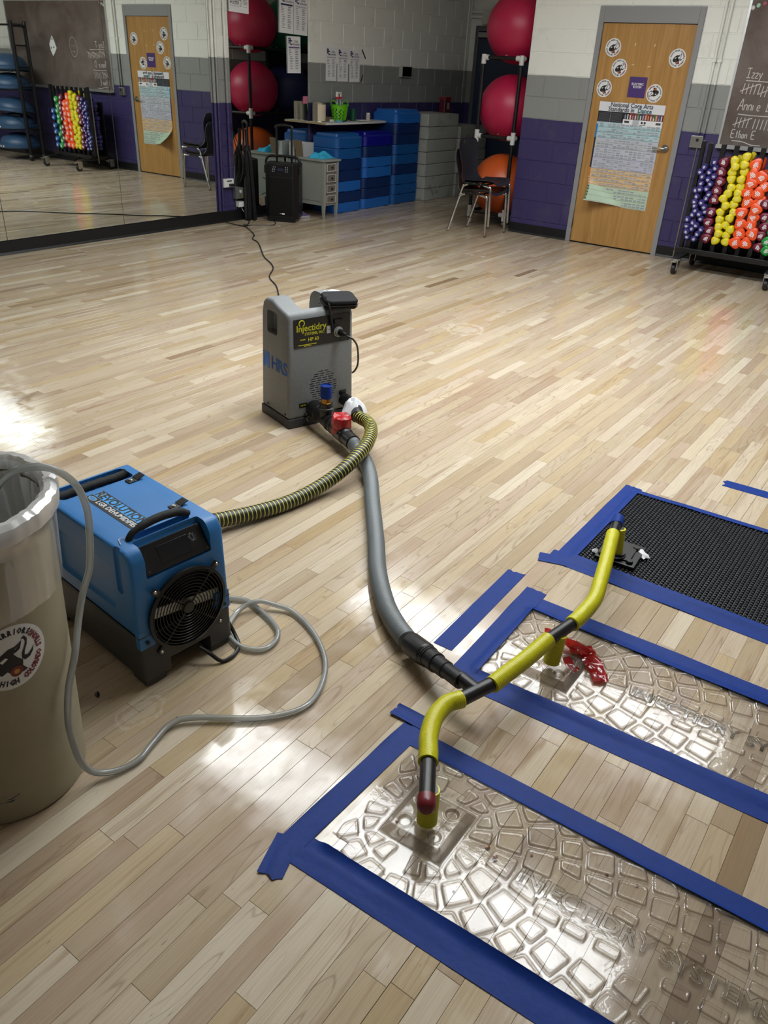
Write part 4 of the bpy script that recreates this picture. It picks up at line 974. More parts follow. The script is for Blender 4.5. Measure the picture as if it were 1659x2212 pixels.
# second outlet wrapped in white tape, feeding the striped hose
B0 = ml(.315, -.006, .10); B1 = B0+Vector((-.06, -.10, .03))
el = mkw('pipe_elbow', tube([tuple(B0), tuple(B0-Y_*.05), (2.87, 2.18, .13), (2.81, 2.11, .127), (2.772, 2.078, .121)], .031, 20), BLKPL, (B0.x, B0.y, 0), smooth=True); tag(el, 'black elbow pipe half hidden under white tape', 'pipe fitting')
g = crumple(.070, .062, .062, 11, 14); g = W(g, lambda x, y, z: (x, y, z*1.2-.02*abs(x/.06)**2-.02*(y/.06 if y > 0 else -y/.06)**2))
tag(mk('white_tape_wrap', g, WHTAPE, loc=(2.825, 2.142, .134), rot=(0, 0, 25), smooth=True, ang=24), 'crumpled white tape draped over the elbow beside the red tape', 'tape')
SB, SY = mat('hose_black', '#141412', .42), mat('hose_yellow', '#bdb845', .4)
ribbed([(2.785, 2.088, .122), (2.768, 2.055, .124), (2.742, 1.99, .127), (2.678, 1.925, .127), (2.57, 1.865, .121), (2.462, 1.837, .105), (2.358, 1.832, .08), (2.25, 1.845, .052), (2.10, 1.869, .0315), (1.95, 1.90, .034), (1.75, 1.962, .05), (1.55, 2.01, .09), (1.40, 2.012, .15), (1.345, 1.985, .17)], .0285, .0175, .05, [SB, SY], 'striped_hose', 'black hose with yellow spiral stripes between grey machine and dehumidifier', 'hose', mf=lambda i: 1 if i % 5 == 4 else 0, n=22, sub=5)
# black zip case lying on the machine, hand strap, white rag
PCH = mat('black_neoprene', '#0c0d0f', .65, bump=.2, bs=400, spec=.25)
pc = thing('zip_case', 'black zip case with strap lying on top of the grey machine', 'case', tuple(ml(.302, .038, MH+.004)), rotz=-17.5-24, rot=None)
pc.rotation_euler = (math.radians(12), math.radians(2), math.radians(-30))
outl = [(-.064, -.058), (.064, -.058), (.084, -.04), (.084, .04), (.064, .058), (-.064, .058), (-.084, .04), (-.084, -.04)]
mk('case_lower', bev(prism(outl, 0, .019), .007, 3), PCH, pc, smooth=True)
mk('zipper', prism([(x*1.01, y*1.02) for x, y in outl], .0175, .0215), BLKPL, pc)
mk('case_upper', bev(prism(outl, .020, .044), .012, 3), PCH, pc, smooth=True)
mk('zip_pull', J(tube([(-.082, -.01, .02), (-.10, -.012, .016), (-.104, -.002, .010), (-.092, .004, .012)], .0022, 6)), BLKPL, pc, smooth=True)
g = tube([tuple(ml(.228, .03, MH+.05)), tuple(ml(.222, -.004, MH+.02)), tuple(ml(.226, -.006, .55)), tuple(ml(.235, -.010, .50)), tuple(ml(.24, -.012, .476))], .0055, 8)
tag(mkw('case_strap', g, mat('strap_black', '#15161a', .7), tuple(ml(.225, .0, MH))), 'thin black strap hanging from the zip case over the label plate', 'strap')
rg = J(W(crumple(.05, .06, .03, 31, 12), lambda x, y, z: (x, y, z)))
tag(mk('white_tape_wrap', rg, WHTAPE, loc=tuple(ml(.335, .13, MH+.026)), rot=(0, 0, -20), smooth=True, ang=30), 'crumpled white tape on the right cheek top behind the zip case', 'tape')
# machine cords
MCD = (mkw('power_cord', tube([tuple(ml(.278, -.075, .448)), tuple(ml(.292, -.10, .44)), tuple(ml(.33, -.085, .40)), tuple(ml(.365, -.05, .34)), tuple(ml(.385, -.02, .27)), tuple(ml(.388, .02, .22)), tuple(ml(.39, .08, .2)), tuple(ml(.40, .2, .12)), tuple(ml(.38, .31, .012))], .0048, 8), BLKPL, (2.95, 2.2, 0), smooth=True))
bpy.context.view_layer.update(); MCD.parent = ma; MCD.matrix_parent_inverse = ma.matrix_world.inverted()
ext = [(6.30, 6.60, .02), (6.33, 6.40, .0062), (6.348, 6.345, .0062), (6.10, 5.98, .0062), (5.995, 5.885, .0062), (5.90, 5.80, .0062), (5.80, 5.625, .0062), (5.41, 5.185, .0062), (5.25, 4.95, .0062), (5.107, 4.789, .0062), (4.86, 4.60, .0062), (4.678, 4.355, .0062), (4.389, 4.051, .0062), (4.1, 3.7, .0062), (3.7, 3.2, .0062), (3.35, 2.85, .0062), (3.12, 2.62, .0062)]
tag(mkw('extension_cord', tube(ext, .0055, 8), BLKPL, (5.1, 4.79, 0), smooth=True), 'long black extension cord across the floor from the wall to the grey machine', 'cord')
# ------------------------------------------------------------------ prints on the wooden door
LEAFX = -.0035          # door leaf face, measured back from the wall face plane (x grows into the wall)
def place_door(y, z, R, rot=0):
    M_ = onA(y, z, LEAFX) @ Matrix.Rotation(math.radians(rot), 4, 'Z')
    return lambda g, lift: [T(TM(W(g, lambda X, Y, Z: (X*R, Y*R, .0004+lift)), M_), (-WALL_X-LEAFX*0, -y, -z))][0]
for (y, z, rot, lab) in [(3.419, 1.838, 0, 'round wolf sticker highest on the wooden door, near its hinges'), (3.322, 1.668, 0, 'round wolf sticker second from the top on the hinge side of the door'),
        (3.443, 1.487, 0, 'round wolf sticker on the hinge edge left of the purple door sign'), (2.772, 1.769, 0, 'round wolf sticker alone on the handle side of the wooden door'), (2.928, 1.468, 168, 'upside-down round wolf sticker touching the right of the purple door sign')]:
    s = thing('round_sticker', lab, 'sticker', (WALL_X, y, z), group=None)
    sticker_parts(s, place_door(y, z, .079, rot), .079, .0006)
PURP = mat('sign_purple', '#46306e', .4)
s = tag(mk('door_sign', bbox(-.088, .088, -.089, .089, 0, .003, .002), PURP), 'purple ELECTRIC ROOM sign on the wooden door', 'sign'); s.matrix_world = onA(3.107, 1.511, LEAFX-.0005+.0)
s.matrix_world = Matrix(((0, 0, -1, WALL_X+.0035), (-1, 0, 0, 3.107), (0, 1, 0, 1.511), (0, 0, 0, 1)))
mk('sign_lettering', T(text_geo('ELECTRIC\nROOM', .028, .0002, .0005), (0, .014, .0034)), PAPER, s)
for y, z, r in ((3.20, 1.87, 80), (3.01, 1.865, 60), (3.19, 1.70, 10), (3.03, 1.69, 10)):
    g = crumple(.012, .004, .003, y*10, 4); o = mk('tape_remnant', g, mat('yellowed_tape', '#d9c79a', .6)); tag(o, 'small yellowed tape scrap on the door, %s of four' % (('upper' if z > 1.8 else 'lower')+(' left' if y > 3.1 else ' right')), 'tape', 'tape scraps on the wooden door')
    o.matrix_world = Matrix(((0, 0, -1, WALL_X+.0038), (-1, 0, 0, y), (0, 1, 0, z), (0, 0, 0, 1))) @ Matrix.Rotation(math.radians(r), 4, 'Z')
# flat prints made of tinted rectangles
PRINT = attr_mat('printed_paper', .5)
class Pr:
    def __init__(s): s.v, s.f, s.t = [], [], []
    def q(s, x0, x1, y0, y1, c, z=.0):
        n = len(s.v); s.v += [(x0, y0, z), (x1, y0, z), (x1, y1, z), (x0, y1, z)]; s.f.append((n, n+1, n+2, n+3)); s.t.append(C(c) if isinstance(c, str) else c)
pw_, ph_ = .672, .962
pr = Pr(); ro = random.Random(3)
def lat(x): return x
pr.q(-.336, .336, .397, .481, '#d6d7dd', .0004)
pr.q(-.336, .336, -.481, .397, '#c3c6c8', .0002)
pr.q(-.336, -.065, .300, .397, '#1b1c22', .0006); pr.q(-.065, .336, .338, .397, '#2a1a1a', .0006); pr.q(-.065, .336, .283, .338, '#dcdde0', .0006)
pr.q(.035, .10, .285, .338, '#aeb2bb', .0008)
for i in range(9): pr.q(-.325, -.215, .305+i*.0095, .309+i*.0095, '#54565c', .0008); pr.q(-.195, -.085, .305+i*.0095, .309+i*.0095, '#54565c', .0008)
pr.q(-.208, -.2, .30, .395, '#6a6c72', .0008)
for i in range(15):
    c = ro.choice(['#4a4f78', '#8a3a28', '#a3552a', '#2d3a4f', '#6e2431', '#1f1f26', '#3f6a3c', '#8d3a3f', '#51495f'])
    x = -.06+i*.0262; pr.q(x, x+.025, .340, .394, c, .0008); pr.q(x+.006, x+.016, .342, .342+ro.uniform(.02, .045), ro.choice(['#c7a796', '#8b8f9d', '#d08a55', '#d8d4cf']), .001)
for a, b_ in ((-.05, .0), (.12, .14), (.15, .17), (.27, .32)): pr.q(a, b_, .306, .326, '#3f3f45', .0008)
pr.q(.11, .17, .292, .298, '#5b5b60', .0008)
bands = [('#a9c4cb', '#5f8a8f', 3, .300, .155), ('#b7bac4', '#777a80', 1, .155, .065), ('#b9bcc9', '#747880', 1, .065, -.03), ('#b5b5c6', '#7d7d88', 1, -.03, -.135), ('#d3b48a', '#b98a45', 4, -.135, -.30), ('#b4c9b3', '#86a878', 3, -.30, -.475)]
for col, line, n, y1, y0 in bands:
    if y1 > .29: pr.q(-.336, -.065, .283, .300, '#a9c4cb', .0005)
    hgt = (y1-y0)/n
    for k in range(n):
        a, b_ = y0+k*hgt, y0+(k+1)*hgt
        pr.q(-.318, .336, a, b_, col, .0004); pr.q(-.318, .336, a, a+.004, line, .0012)
        rows = max(2, int(hgt/.021))
        for rr in range(rows):
            yy = a+.007+rr*(hgt-.012)/rows
            for cc in range(14):
                if ro.random() < .82:
                    x = -.30+cc*.0447; pr.q(x, x+.0447*ro.uniform(.75, .95), yy, yy+(hgt-.012)/rows*ro.uniform(.5, .8), ro.choice(['#9aa0a4', '#8f969b', '#a5a9ad', '#969aa4']), .0009)
for a, b_, c in ((.28, .155, '#1c74b8'), (.155, .06, '#2a2c35'), (.06, -.13, '#242a3a'), (-.13, -.31, '#c27a30'), (-.31, -.475, '#3f6b46')): pr.q(-.336, -.318, b_, a, c, .0007)
po = thing('wall_poster', 'large dance standards poster taped on the wooden door', 'poster', (0, 0, 0))
po.matrix_world = Matrix(((0, 0, -1, WALL_X+.003), (-1, 0, 0, 3.125), (0, 1, 0, .89), (0, 0, 0, 1)))
def curl(x, y, z):      # lower hinge-side corner lifts and curls
    d = max(0, (-.12-x)*.6+(-.34-y)*1.0); return (x+d*.25, y+d*.2, z+.9*d*d*3+.0012+.004*max(0, mnoise.noise(Vector((x*3, y*3, 1)))))
sheet = W((lambda n, m: ([(-.336+.672*i/n, -.481+.962*j/m, 0) for j in range(m+1) for i in range(n+1)], [(j*(n+1)+i, j*(n+1)+i+1, (j+1)*(n+1)+i+1, (j+1)*(n+1)+i) for j in range(m) for i in range(n)], None))(48, 68), lambda x, y, z: (lambda p: (p[0], p[1], p[2]-.0012))(curl(x, y, z)))
mk('sheet', sheet, PAPER, po, smooth=True)
V2, F2, T2 = [], [], []
for k, f in enumerate(pr.f):     # cut long bands so that they follow the curl
    (x0, y0, z), (x1, _, _), (_, y1, _) = pr.v[f[0]], pr.v[f[1]], pr.v[f[2]]; n = max(1, int((x1-x0)/.022)); m = max(1, int((y1-y0)/.03))
    for i in range(n):
        for j in range(m):
            b0 = len(V2); xa, xb, ya, yb = x0+(x1-x0)*i/n, x0+(x1-x0)*(i+1)/n, y0+(y1-y0)*j/m, y0+(y1-y0)*(j+1)/m
            V2 += [curl(a, b_, z+.0008) for a, b_ in ((xa, ya), (xb, ya), (xb, yb), (xa, yb))]; F2.append((b0, b0+1, b0+2, b0+3)); T2.append(pr.t[k])
mk('print', (V2, F2, None), PRINT, po, tint=T2, kind='stuff')
mk('title_lettering', T(text_geo('National Core Arts\nStandards in', .046, .0002, .0006), (-.02, .438, .008)), mat('title_grey', '#4b4f55', .6), po) if False else None
TG = mat('title_grey', '#474b52', .6)
mk('title_lettering', J(T(text_geo('National Core Arts', .055, .0002, .0012), (-.0, .459, .0065)), T(text_geo('Standards in', .055, .0002, .0012, 'LEFT'), (-.236, .419, .0065))), TG, po)
mk('subject_lettering', T(text_geo('Dance', .055, .0002, .0014, 'LEFT'), (.068, .419, .0065)), mat('title_teal', '#1c5360', .6), po)

# ------------------------------------------------------------------ conduits, boxes, chalkboard on the door wall
COND = mat('painted_conduit', '#d3d4ce', .42)
def conduit_paint():     # conduits are painted with the wall
    return PAINT
for y in (2.421, 2.372):
    o = tag(mkw('wall_conduit', J(rod((WALL_X-.017, y, 1.13), (WALL_X-.017, y, CEIL), .0135, 12), *[bbox(WALL_X-.034, WALL_X, y-.02, y+.02, z, z+.02, .003) for z in (1.75, 2.3)]), PAINT, (WALL_X, y, 1.13), smooth=True), 'painted conduit pipe right of the wooden door, ' + ('nearer the door' if y > 2.4 else 'nearer the chalkboard'), 'pipe')
jb = tag(mk('junction_box', bbox(-.055, .055, -.052, .052, 0, .04, .004), mat('box_grey', '#9fa09e', .4), smooth=True), 'grey electrical box on the purple wall beside the dumbbell rack', 'electrical box')
jb.matrix_world = Matrix(((0, 0, -1, WALL_X-.0005), (-1, 0, 0, 2.42), (0, 1, 0, 1.088), (0, 0, 0, 1)))
mk('cover_plate', bbox(-.05, .05, -.047, .047, .04, .043, .001), STEEL, jb); mk('receptacle', T(cyl(.014, .043, .047, 20), (.01, .015, 0)), BLKPL, jb, smooth=True)
cb = thing('chalkboard', 'brown chalkboard with aluminium frame and chalk tally marks', 'chalkboard', (WALL_X-.0005, .95, 1.065))
def cbw(g): return TM(g, Matrix(((0, 0, -1, 0), (-1, 0, 0, 0), (0, 1, 0, 0), (0, 0, 0, 1))))
t = NT('brown_slate'); b = t.n('ShaderNodeBsdfPrincipled'); t.l(b.outputs[0], t.out.inputs[0])
f = t.noise(t.obj(), 2.3, 6, .6, .6); t.l(t.mix(t.ramp(f, [(.35, 0.0), (.75, .55)]), C('#54463f'), C('#8b817c')), b.inputs['Base Color']); b.inputs['Roughness'].default_value = .65
BD = 1.255
mk('slate', cbw(box(-BD, BD, .02, 1.165, 0, .012)), t.m, cb)
ALU = mat('aluminium', '#cfd0d0', .35, .85)
for nm, g in (('frame_rail', box(-BD-.02, BD+.02, 1.165, 1.19, 0, .02)), ('frame_rail', box(-BD-.02, -BD, .0, 1.165, 0, .02)), ('frame_rail', box(BD, BD+.02, .0, 1.165, 0, .02))): mk(nm, cbw(g), ALU, cb)
mk('chalk_tray', cbw(J(box(-BD-.02, BD+.02, -.012, .0, 0, .065), box(-BD-.02, BD+.02, .0, .02, 0, .016), box(-BD-.02, BD+.02, .0, .02, .055, .065))), ALU, cb)
CHALK = mat('chalk', '#b9b4b0', .9)
def stroke(pts, r=.0042): return W(tube([(x, y, 0) for x, y in pts], r, 5), lambda x, y, z: (x, y, .0125+z*.12))
ox = -BD   # left edge seen from the room (larger y)
cl = []
def wr(s, x, y, sz): return T(text_geo(s, sz, .0003, -.0002, 'LEFT'), (ox+x, y, .0128))
# hand-drawn letters
def hand(strokes, x, y, s): return [stroke([(ox+x+a*s, y+b_*s) for a, b_ in st]) for st in strokes]
LET = {'I': [[(0, 1), (.5, 1)], [(.25, 1), (.22, 0)], [(0, 0), (.45, 0)]], 'z': [[(0, .5), (.3, .5), (0, 0), (.32, 0)]], 'y': [[(0, .5), (.12, .1)], [(.32, .55), (.05, -.4)]], 'T': [[(0, 1), (.6, 1.02)], [(.3, 1), (.25, 0)]],
       'A': [[(0, -.05), (.35, 1), (.42, .45), (.5, 0)], [(.1, .35), (.45, .4)]], 'n': [[(0, .5), (.0, 0)], [(0, .35), (.15, .52), (.27, .4), (.27, 0)]], 'i': [[(0, .5), (0, 0)]], 'e': [[(0, .25), (.25, .3), (.2, .5), (.05, .45), (0, .15), (.12, 0), (.27, .08)]],
       'D': [[(.05, 1), (.0, 0)], [(-.05, 1), (.35, .85), (.45, .4), (.3, .08), (-.05, 0)]], 'E': [[(.4, 1), (0, .97), (0, 0), (.4, .02)], [(0, .5), (.32, .5)]], 't': [[(.1, .9), (.1, 0)], [(0, .6), (.25, .62)]], 'h': [[(0, 1), (0, 0)], [(0, .35), (.15, .5), (.25, .4), (.25, 0)]], 'a': [[(.25, .5), (.05, .45), (0, .15), (.1, 0), (.25, .15), (.25, .5), (.28, 0)]], 'o': [[(.12, .5), (0, .25), (.12, 0), (.25, .25), (.12, .5)]]}
def word(s, x, y, sz):
    for ch in s:
        if ch != ' ': cl.extend(hand(LET[ch], x, y, sz))
        x += sz*(.62 if ch.isupper() else .42 if ch != ' ' else .5)
word('Izzy T', .095, .575, .075); cl.append(stroke([(ox+.10, .552), (ox+.3, .548), (ox+.46, .545)]))
def tally(x, y, n, slash=True):
    for i in range(n): cl.append(stroke([(ox+x+i*.034, y+.085), (ox+x+i*.034-.008, y)]))
    if slash: cl.append(stroke([(ox+x-.03, y+.02), (ox+x+.05, y+.055), (ox+x+.13, y+.085)]))
tally(.10, .445, 5); tally(.265, .43, 4); tally(.40, .43, 4)
word('Annie D', .085, .315, .09); cl.append(stroke([(ox+.10, .28), (ox+.25, .275), (ox+.42, .278)]))
tally(.105, .17, 4); tally(.265, .165, 5, False)
word('Ethan E', .085, .085, .065); cl.append(stroke([(ox+.10, .06), (ox+.2, .055), (ox+.28, .035), (ox+.36, .035)]))
cl.append(stroke([(ox+.85+.09*math.cos(a)*(1+.1*math.sin(2*a)), .57+.13*math.sin(a)) for a in np.linspace(0, 6.6, 30)], .003))
cl += [stroke([(ox+.82, .52), (ox+.85, .5), (ox+.89, .52)], .003), stroke([(ox+.83, .60), (ox+.835, .57)], .003), stroke([(ox+.88, .60), (ox+.885, .57)], .003)]
mk('chalk_writing', cbw(J(*cl)), CHALK, cb, kind='stuff')
for i, (y, z, c, lab) in enumerate([(2.191, 2.173, '#cfd3da', 'white'), (2.149, 2.190, '#9fc9b4', 'mint green'), (2.099, 2.204, '#a8566a', 'pink')]):
    m = tag(mk('board_magnet', lathe([(.017, 0), (.017, .006), (.012, .010), (0, .011)], 16), mat('magnet_'+lab.replace(' ', '_'), c, .3), smooth=True), lab+' round magnet in the top corner of the chalkboard', 'magnet')
    m.matrix_world = Matrix(((0, 0, -1, WALL_X-.0128), (-1, 0, 0, y), (0, 1, 0, z), (0, 0, 0, 1)))
g = prism([(0, .14), (.09, .02), (.075, -.06), (.03, -.14), (-.02, -.10), (-.085, -.03), (-.05, .06)], 0, .0008)
m = tag(mk('torn_paper', g, PAPER), 'torn white paper held by magnets in the middle of the chalkboard', 'paper'); m.matrix_world = Matrix(((0, 0, -1, WALL_X-.0135), (-1, 0, 0, .84), (0, 1, 0, 1.64), (0, 0, 0, 1)))
for x, y in ((0, .09), (-.02, -.02), (.05, -.03)): mk('magnet_dot', T(cyl(.011, .0008, .007, 14, .002), (x, y, 0)), BLKPL, m, smooth=True)

# ------------------------------------------------------------------ dumbbell rack
RX = 7.99     # plane of the dumbbell faces
RY0, RY1 = 1.285, 2.235
rk = thing('dumbbell_rack', 'black wheeled dumbbell rack with vertical fins below the chalkboard', 'rack', (8.13, (RY0+RY1)/2, 0))
oy = (RY0+RY1)/2; ox_ = 8.13
L2 = lambda g: T(g, (-ox_, -oy, 0))
mk('side_post', L2(bbox(8.015, 8.055, RY1-.035, RY1, .17, 1.13, .004)), BLKMETAL, rk); mk('side_post', L2(bbox(8.015, 8.055, RY0, RY0+.05, .17, 1.13, .004)), BLKMETAL, rk)
mk('side_rod', L2(rod((8.043, 2.273, .105), (8.043, 2.273, 1.06), .0075, 10)), STEEL, rk, smooth=True); mk('rod_bracket', L2(bbox(8.03, 8.055, RY1-.01, 2.278, .165, .172, .001)), BLKMETAL, rk)
FY_ = [RY0+.08+i*(RY1-RY0-.16)/7 for i in range(8)]
for y in FY_: mk('fin', L2(bbox(8.03, 8.065, y-.020, y+.020, .195, 1.115, .003)), BLKMETAL, rk)
mk('back_panel', L2(box(8.245, 8.255, RY0, RY1, .17, .93)), BLKMETAL, rk)
mk('bottom_tray', L2(J(bbox(7.955, 8.31, RY0-.0, RY1, .168, .195, .003), bbox(7.95, 7.962, RY0, RY1, .168, .215, .002))), BLKMETAL, rk)
for y in (1.335, 2.16):
    bf = mk('base_foot', L2(bev(W(prism([(7.73, .142), (7.77, .158), (8.06, .172), (8.36, .158), (8.39, .142)], y-.034, y+.034), lambda a, b_, c: (a, c, b_)), .006, 2)), BLKMETAL, rk, smooth=True)
    for x in (7.775, 8.35):
        S3 = lambda g: L2(T(T(g, (-x, -y, 0)), (x, y, 0), (0, 0, 0), 1.36))
        cr = mk('caster_fork', S3(J(T(cyl(.03, .094, .104, 18), (x, y, 0)), bbox(x-.03, x+.025, y-.021, y-.016, .03, .096, .001), bbox(x-.03, x+.025, y+.016, y+.021, .03, .096, .001), bbox(x-.062, x-.01, y-.016, y+.016, .085, .094, .002))), mat('zinc', '#c4c5c3', .28, .9), rk, smooth=True)
        mk('caster_wheel', S3(T(lathe([(.018, -.013), (.034, -.013), (.0375, -.009), (.0375, .009), (.034, .013), (.018, .013)], 24), (x-.008, y, .0378), (90, 0, 0))), BLACK, cr, smooth=True)
        mk('wheel_hub', S3(T(lathe([(.0, -.0145), (.018, -.0145), (.018, .0145), (0, .0145)], 16), (x-.008, y, .0378), (90, 0, 0))), STEEL, cr, smooth=True)
def head(kind):
    n = 24; pts = []
    for i in range(n):
        a = 2*PI*i/n
        if kind == 'purple': r = .0300*(1+.0*a)
        elif kind == 'maroon': r = .0445*(1-.10*math.cos(3*a))
        elif kind == 'yellow': r = .0385*(1-.075*math.cos(3*a+.3)-.03*math.cos(5*a))
        elif kind == 'orange': r = .0535*(1-.13*math.cos(3*a))
        elif kind == 'green': r = .046*(1-.06*math.cos(4*a))
        else: r = .041*(1-.08*math.cos(3*a))
        pts.append((r*math.cos(a), r*math.sin(a)))
    return pts
def dumbbell_mesh(kind, colh):
    P = head(kind); n = len(P); R = max(math.hypot(*p) for p in P); dp = .052
    v, f, m = [], [], []
    for s, z in ((.72, -.0), (.93, .006), (1, .016), (1, dp-.014), (.9, dp-.004), (.5, dp)):
        for x, y in P: v.append((x*s, y*s, z))
    for k in range(5):
        for i in range(n): f.append((k*n+i, k*n+(i+1) % n, (k+1)*n+(i+1) % n, (k+1)*n+i))
    f.append(tuple(range(n-1, -1, -1))); f.append(tuple(5*n+i for i in range(n)))
    h1 = (v, f, None); hd_ = cyl(.0125, dp-.006, dp+.11, 12)
    h2 = T(h1, (0, 0, 2*dp+.10), (180, 0, 0))
    white = J(*[box(-w/2*R, w/2*R, y*R, (y+.11)*R, -.0016, .002) for y, w in ((.12, .62), (-.06, .95), (-.24, .7), (-.44, .26))])
    g = J(h1, hd_, h2, MI(white, 1))
    me = bpy.data.meshes.new('dumbbell'); me.from_pydata(g[0], [], g[1]); me.materials.append(mat('vinyl_'+kind, colh, .32)); me.materials.append(PAPER if kind != 'yellow' else mat('pale_yellow_print', '#d9d27a', .5))
    me.polygons.foreach_set('material_index', g[2]); me.polygons.foreach_set('use_smooth', [True]*len(g[1])); me.set_sharp_from_angle(angle=math.radians(40)); return me
HEX = {'purple': '#35306f', 'maroon': '#6b1230', 'yellow': '#d8c80f', 'orange': '#e8501c', 'green': '#158a35', 'blue': '#174d94'}
SPOTS = {'purple': [(2.161, 0.915), (2.082, 0.963), (2.064, 0.915), (2.187, 0.872), (2.108, 0.877), (2.158, 0.834), (2.057, 0.848), (2.104, 0.816), (2.16, 0.778), (2.075, 0.782), (2.193, 0.715), (2.154, 0.729), (2.098, 0.738), (2.171, 0.664), (2.067, 0.694), (2.083, 0.657), (2.178, 0.618), (2.114, 0.617), (2.169, 0.583), (2.08, 0.582), (2.157, 0.543), (2.066, 0.545), (2.172, 0.504), (2.11, 0.518), (2.206, 0.46), (2.09, 0.478), (2.153, 0.436), (2.2, 0.402), (2.115, 0.417), (2.148, 0.381), (2.064, 0.387), (2.189, 0.35), (2.086, 0.343), (2.175, 0.305), (2.108, 0.296)], 'maroon': [(2.002, 0.971), (2.007, 0.89), (1.993, 0.811), (2.005, 0.737), (2.006, 0.657), (2.011, 0.549), (2.016, 0.458), (1.991, 0.388), (1.998, 0.319)], 'yellow': [(1.913, 0.993), (1.897, 0.944), (1.912, 0.897), (1.906, 0.841), (1.888, 0.77), (1.903, 0.722), (1.931, 0.675), (1.897, 0.617), (1.929, 0.557), (1.922, 0.495), (1.915, 0.432), (1.859, 0.455), (1.9, 0.373), (1.83, 0.368), (1.913, 0.31), (1.822, 0.311), (1.819, 1.032), (1.821, 0.968), (1.811, 0.912), (1.818, 0.847), (1.811, 0.788), (1.818, 0.732), (1.815, 0.686), (1.832, 0.634), (1.817, 0.568), (1.835, 0.518), (1.807, 0.42)], 'orange': [(1.729, 0.977), (1.728, 0.896), (1.729, 0.823), (1.74, 0.744), (1.719, 0.666), (1.746, 0.574), (1.733, 0.484), (1.719, 0.402), (1.737, 0.318), (1.651, 0.882), (1.613, 0.807), (1.648, 0.752), (1.614, 0.681), (1.632, 0.618), (1.639, 0.553), (1.64, 0.479), (1.607, 0.412), (1.644, 0.325)], 'green': [(1.437, 0.93), (1.464, 0.84), (1.457, 0.775), (1.457, 0.699), (1.459, 0.628), (1.476, 0.536), (1.443, 0.451), (1.472, 0.364), (1.453, 0.29)], 'blue': [(1.344, 0.768), (1.331, 0.68), (1.331, 0.564), (1.329, 0.481), (1.354, 0.383), (1.353, 0.298)], 'maroon2': [(1.576, 0.964), (1.547, 0.893), (1.538, 0.818), (1.531, 0.753), (1.561, 0.674), (1.543, 0.563), (1.523, 0.485), (1.534, 0.408), (1.529, 0.307)]}
ORD = ['lowest', 'second from the bottom', 'third from the bottom', 'fourth from the bottom', 'fifth from the bottom', 'sixth from the bottom', 'seventh from the bottom', 'eighth from the bottom', 'ninth from the bottom', 'tenth from the bottom', 'eleventh from the bottom', 'twelfth from the bottom', 'thirteenth from the bottom', 'fourteenth from the bottom', 'fifteenth from the bottom', 'sixteenth from the bottom']
DM = {k: dumbbell_mesh(k, c) for k, c in HEX.items()}
def columns():
    for y, z in SPOTS['purple']: yield 'purple', ('column nearest the door' if y > 2.14 else 'middle column' if y > 2.095 else 'column beside the maroon ones'), 'small purple', y, z
    for y, z in SPOTS['maroon']: yield 'maroon', 'column between purple and yellow', 'maroon', y, z
    for y, z in SPOTS['yellow']: yield 'yellow', ('column next to the maroon ones' if y > 1.862 else 'column next to the orange ones'), 'yellow', y, z
    for y, z in SPOTS['orange']: yield 'orange', ('column next to the yellow ones' if y > 1.68 else 'column farther from the yellow ones'), 'orange', y, z
    for y, z in SPOTS['maroon2']: yield 'maroon', 'column between orange and green', 'maroon', y, z
    for y, z in SPOTS['green']: yield 'green', 'green column', 'green', y, z
    for y, z in SPOTS['blue']: yield 'blue', 'blue column at the far side', 'blue', y, z
by = {}
for k, c, nm, y, z in columns(): by.setdefault((k, c, nm), []).append((y, z))
for (k, c, nm), l in by.items():
    l.sort(key=lambda p: p[1])
    for i, (y, z) in enumerate(l):
        o = link('dumbbell', DM[k], None, (RX+rnd.uniform(-.006, .012), y, z))
        o.matrix_world = Matrix(((0, 0, 1, o.location.x), (-1, 0, 0, y), (0, -1, 0, z), (0, 0, 0, 1))) @ Matrix.Rotation(math.radians(180+rnd.choice((0, 0, 30, -35, 60, 120, -60))), 4, 'Z')
        tag(o, '%s dumbbell, %s, %s' % (nm, ORD[i] if i < len(l)-1 else 'topmost', c), 'dumbbell', 'dumbbells on the rack')

# ------------------------------------------------------------------ rack of balance domes (seen in the mirror)
bk = thing('dome_rack', 'black ladder-sided wheeled rack holding blue balance domes', 'rack', (8.03, -.05, 0))
for y in (.66, -.76):
    sf = mk('side_frame', W(tube([(7.945, 0, .09), (7.945, 0, 1.80), (7.953, 0, 1.86), (7.985, 0, 1.885), (8.12, 0, 1.885), (8.165, 0, 1.86), (8.175, 0, 1.80), (8.175, 0, .09)],   .027, 10), lambda a, b_, c: (a-8.03, y+.05+b_*1.2, c)), BLKMETAL, bk, smooth=True)
    for z in (1.62, 1.33, 1.06, .7, .47): mk('rung', rod((7.945-8.03, y+.05, z), (8.175-8.03, y+.05, z), .011, 8), BLKMETAL, sf, smooth=True)
    for x in (7.945, 8.175):
        mk('caster_fork', T(bbox(-.02, .02, -.02, .02, .03, .095, .004), (x-8.03, y+.05, 0)), mat('zinc', '#c4c5c3', .28, .9), sf, smooth=True)
        mk('caster_wheel', T(lathe([(0, -.022), (.03, -.022), (.036, -.017), (.036, .017), (.03, .022), (0, .022)], 20), (x-8.03, y+.05, .0365), (90, 0, 0)), BLACK, sf, smooth=True)
for z in (1.885,): mk('top_rail', rod((7.93-8.03, .71, z), (7.93-8.03, -.71, z), .014, 8), BLKMETAL, bk, smooth=True)
BLUD = mat('slate_blue_vinyl', '#2b4765', .45); DOME = lathe([(.31, .0), (.322, .012), (.322, .045), (.31, .056), (.30, .060)]+[(.30*math.cos(a), .06+.165*math.sin(a)) for a in np.linspace(.05, PI/2-.001, 12)], 36)
first = None
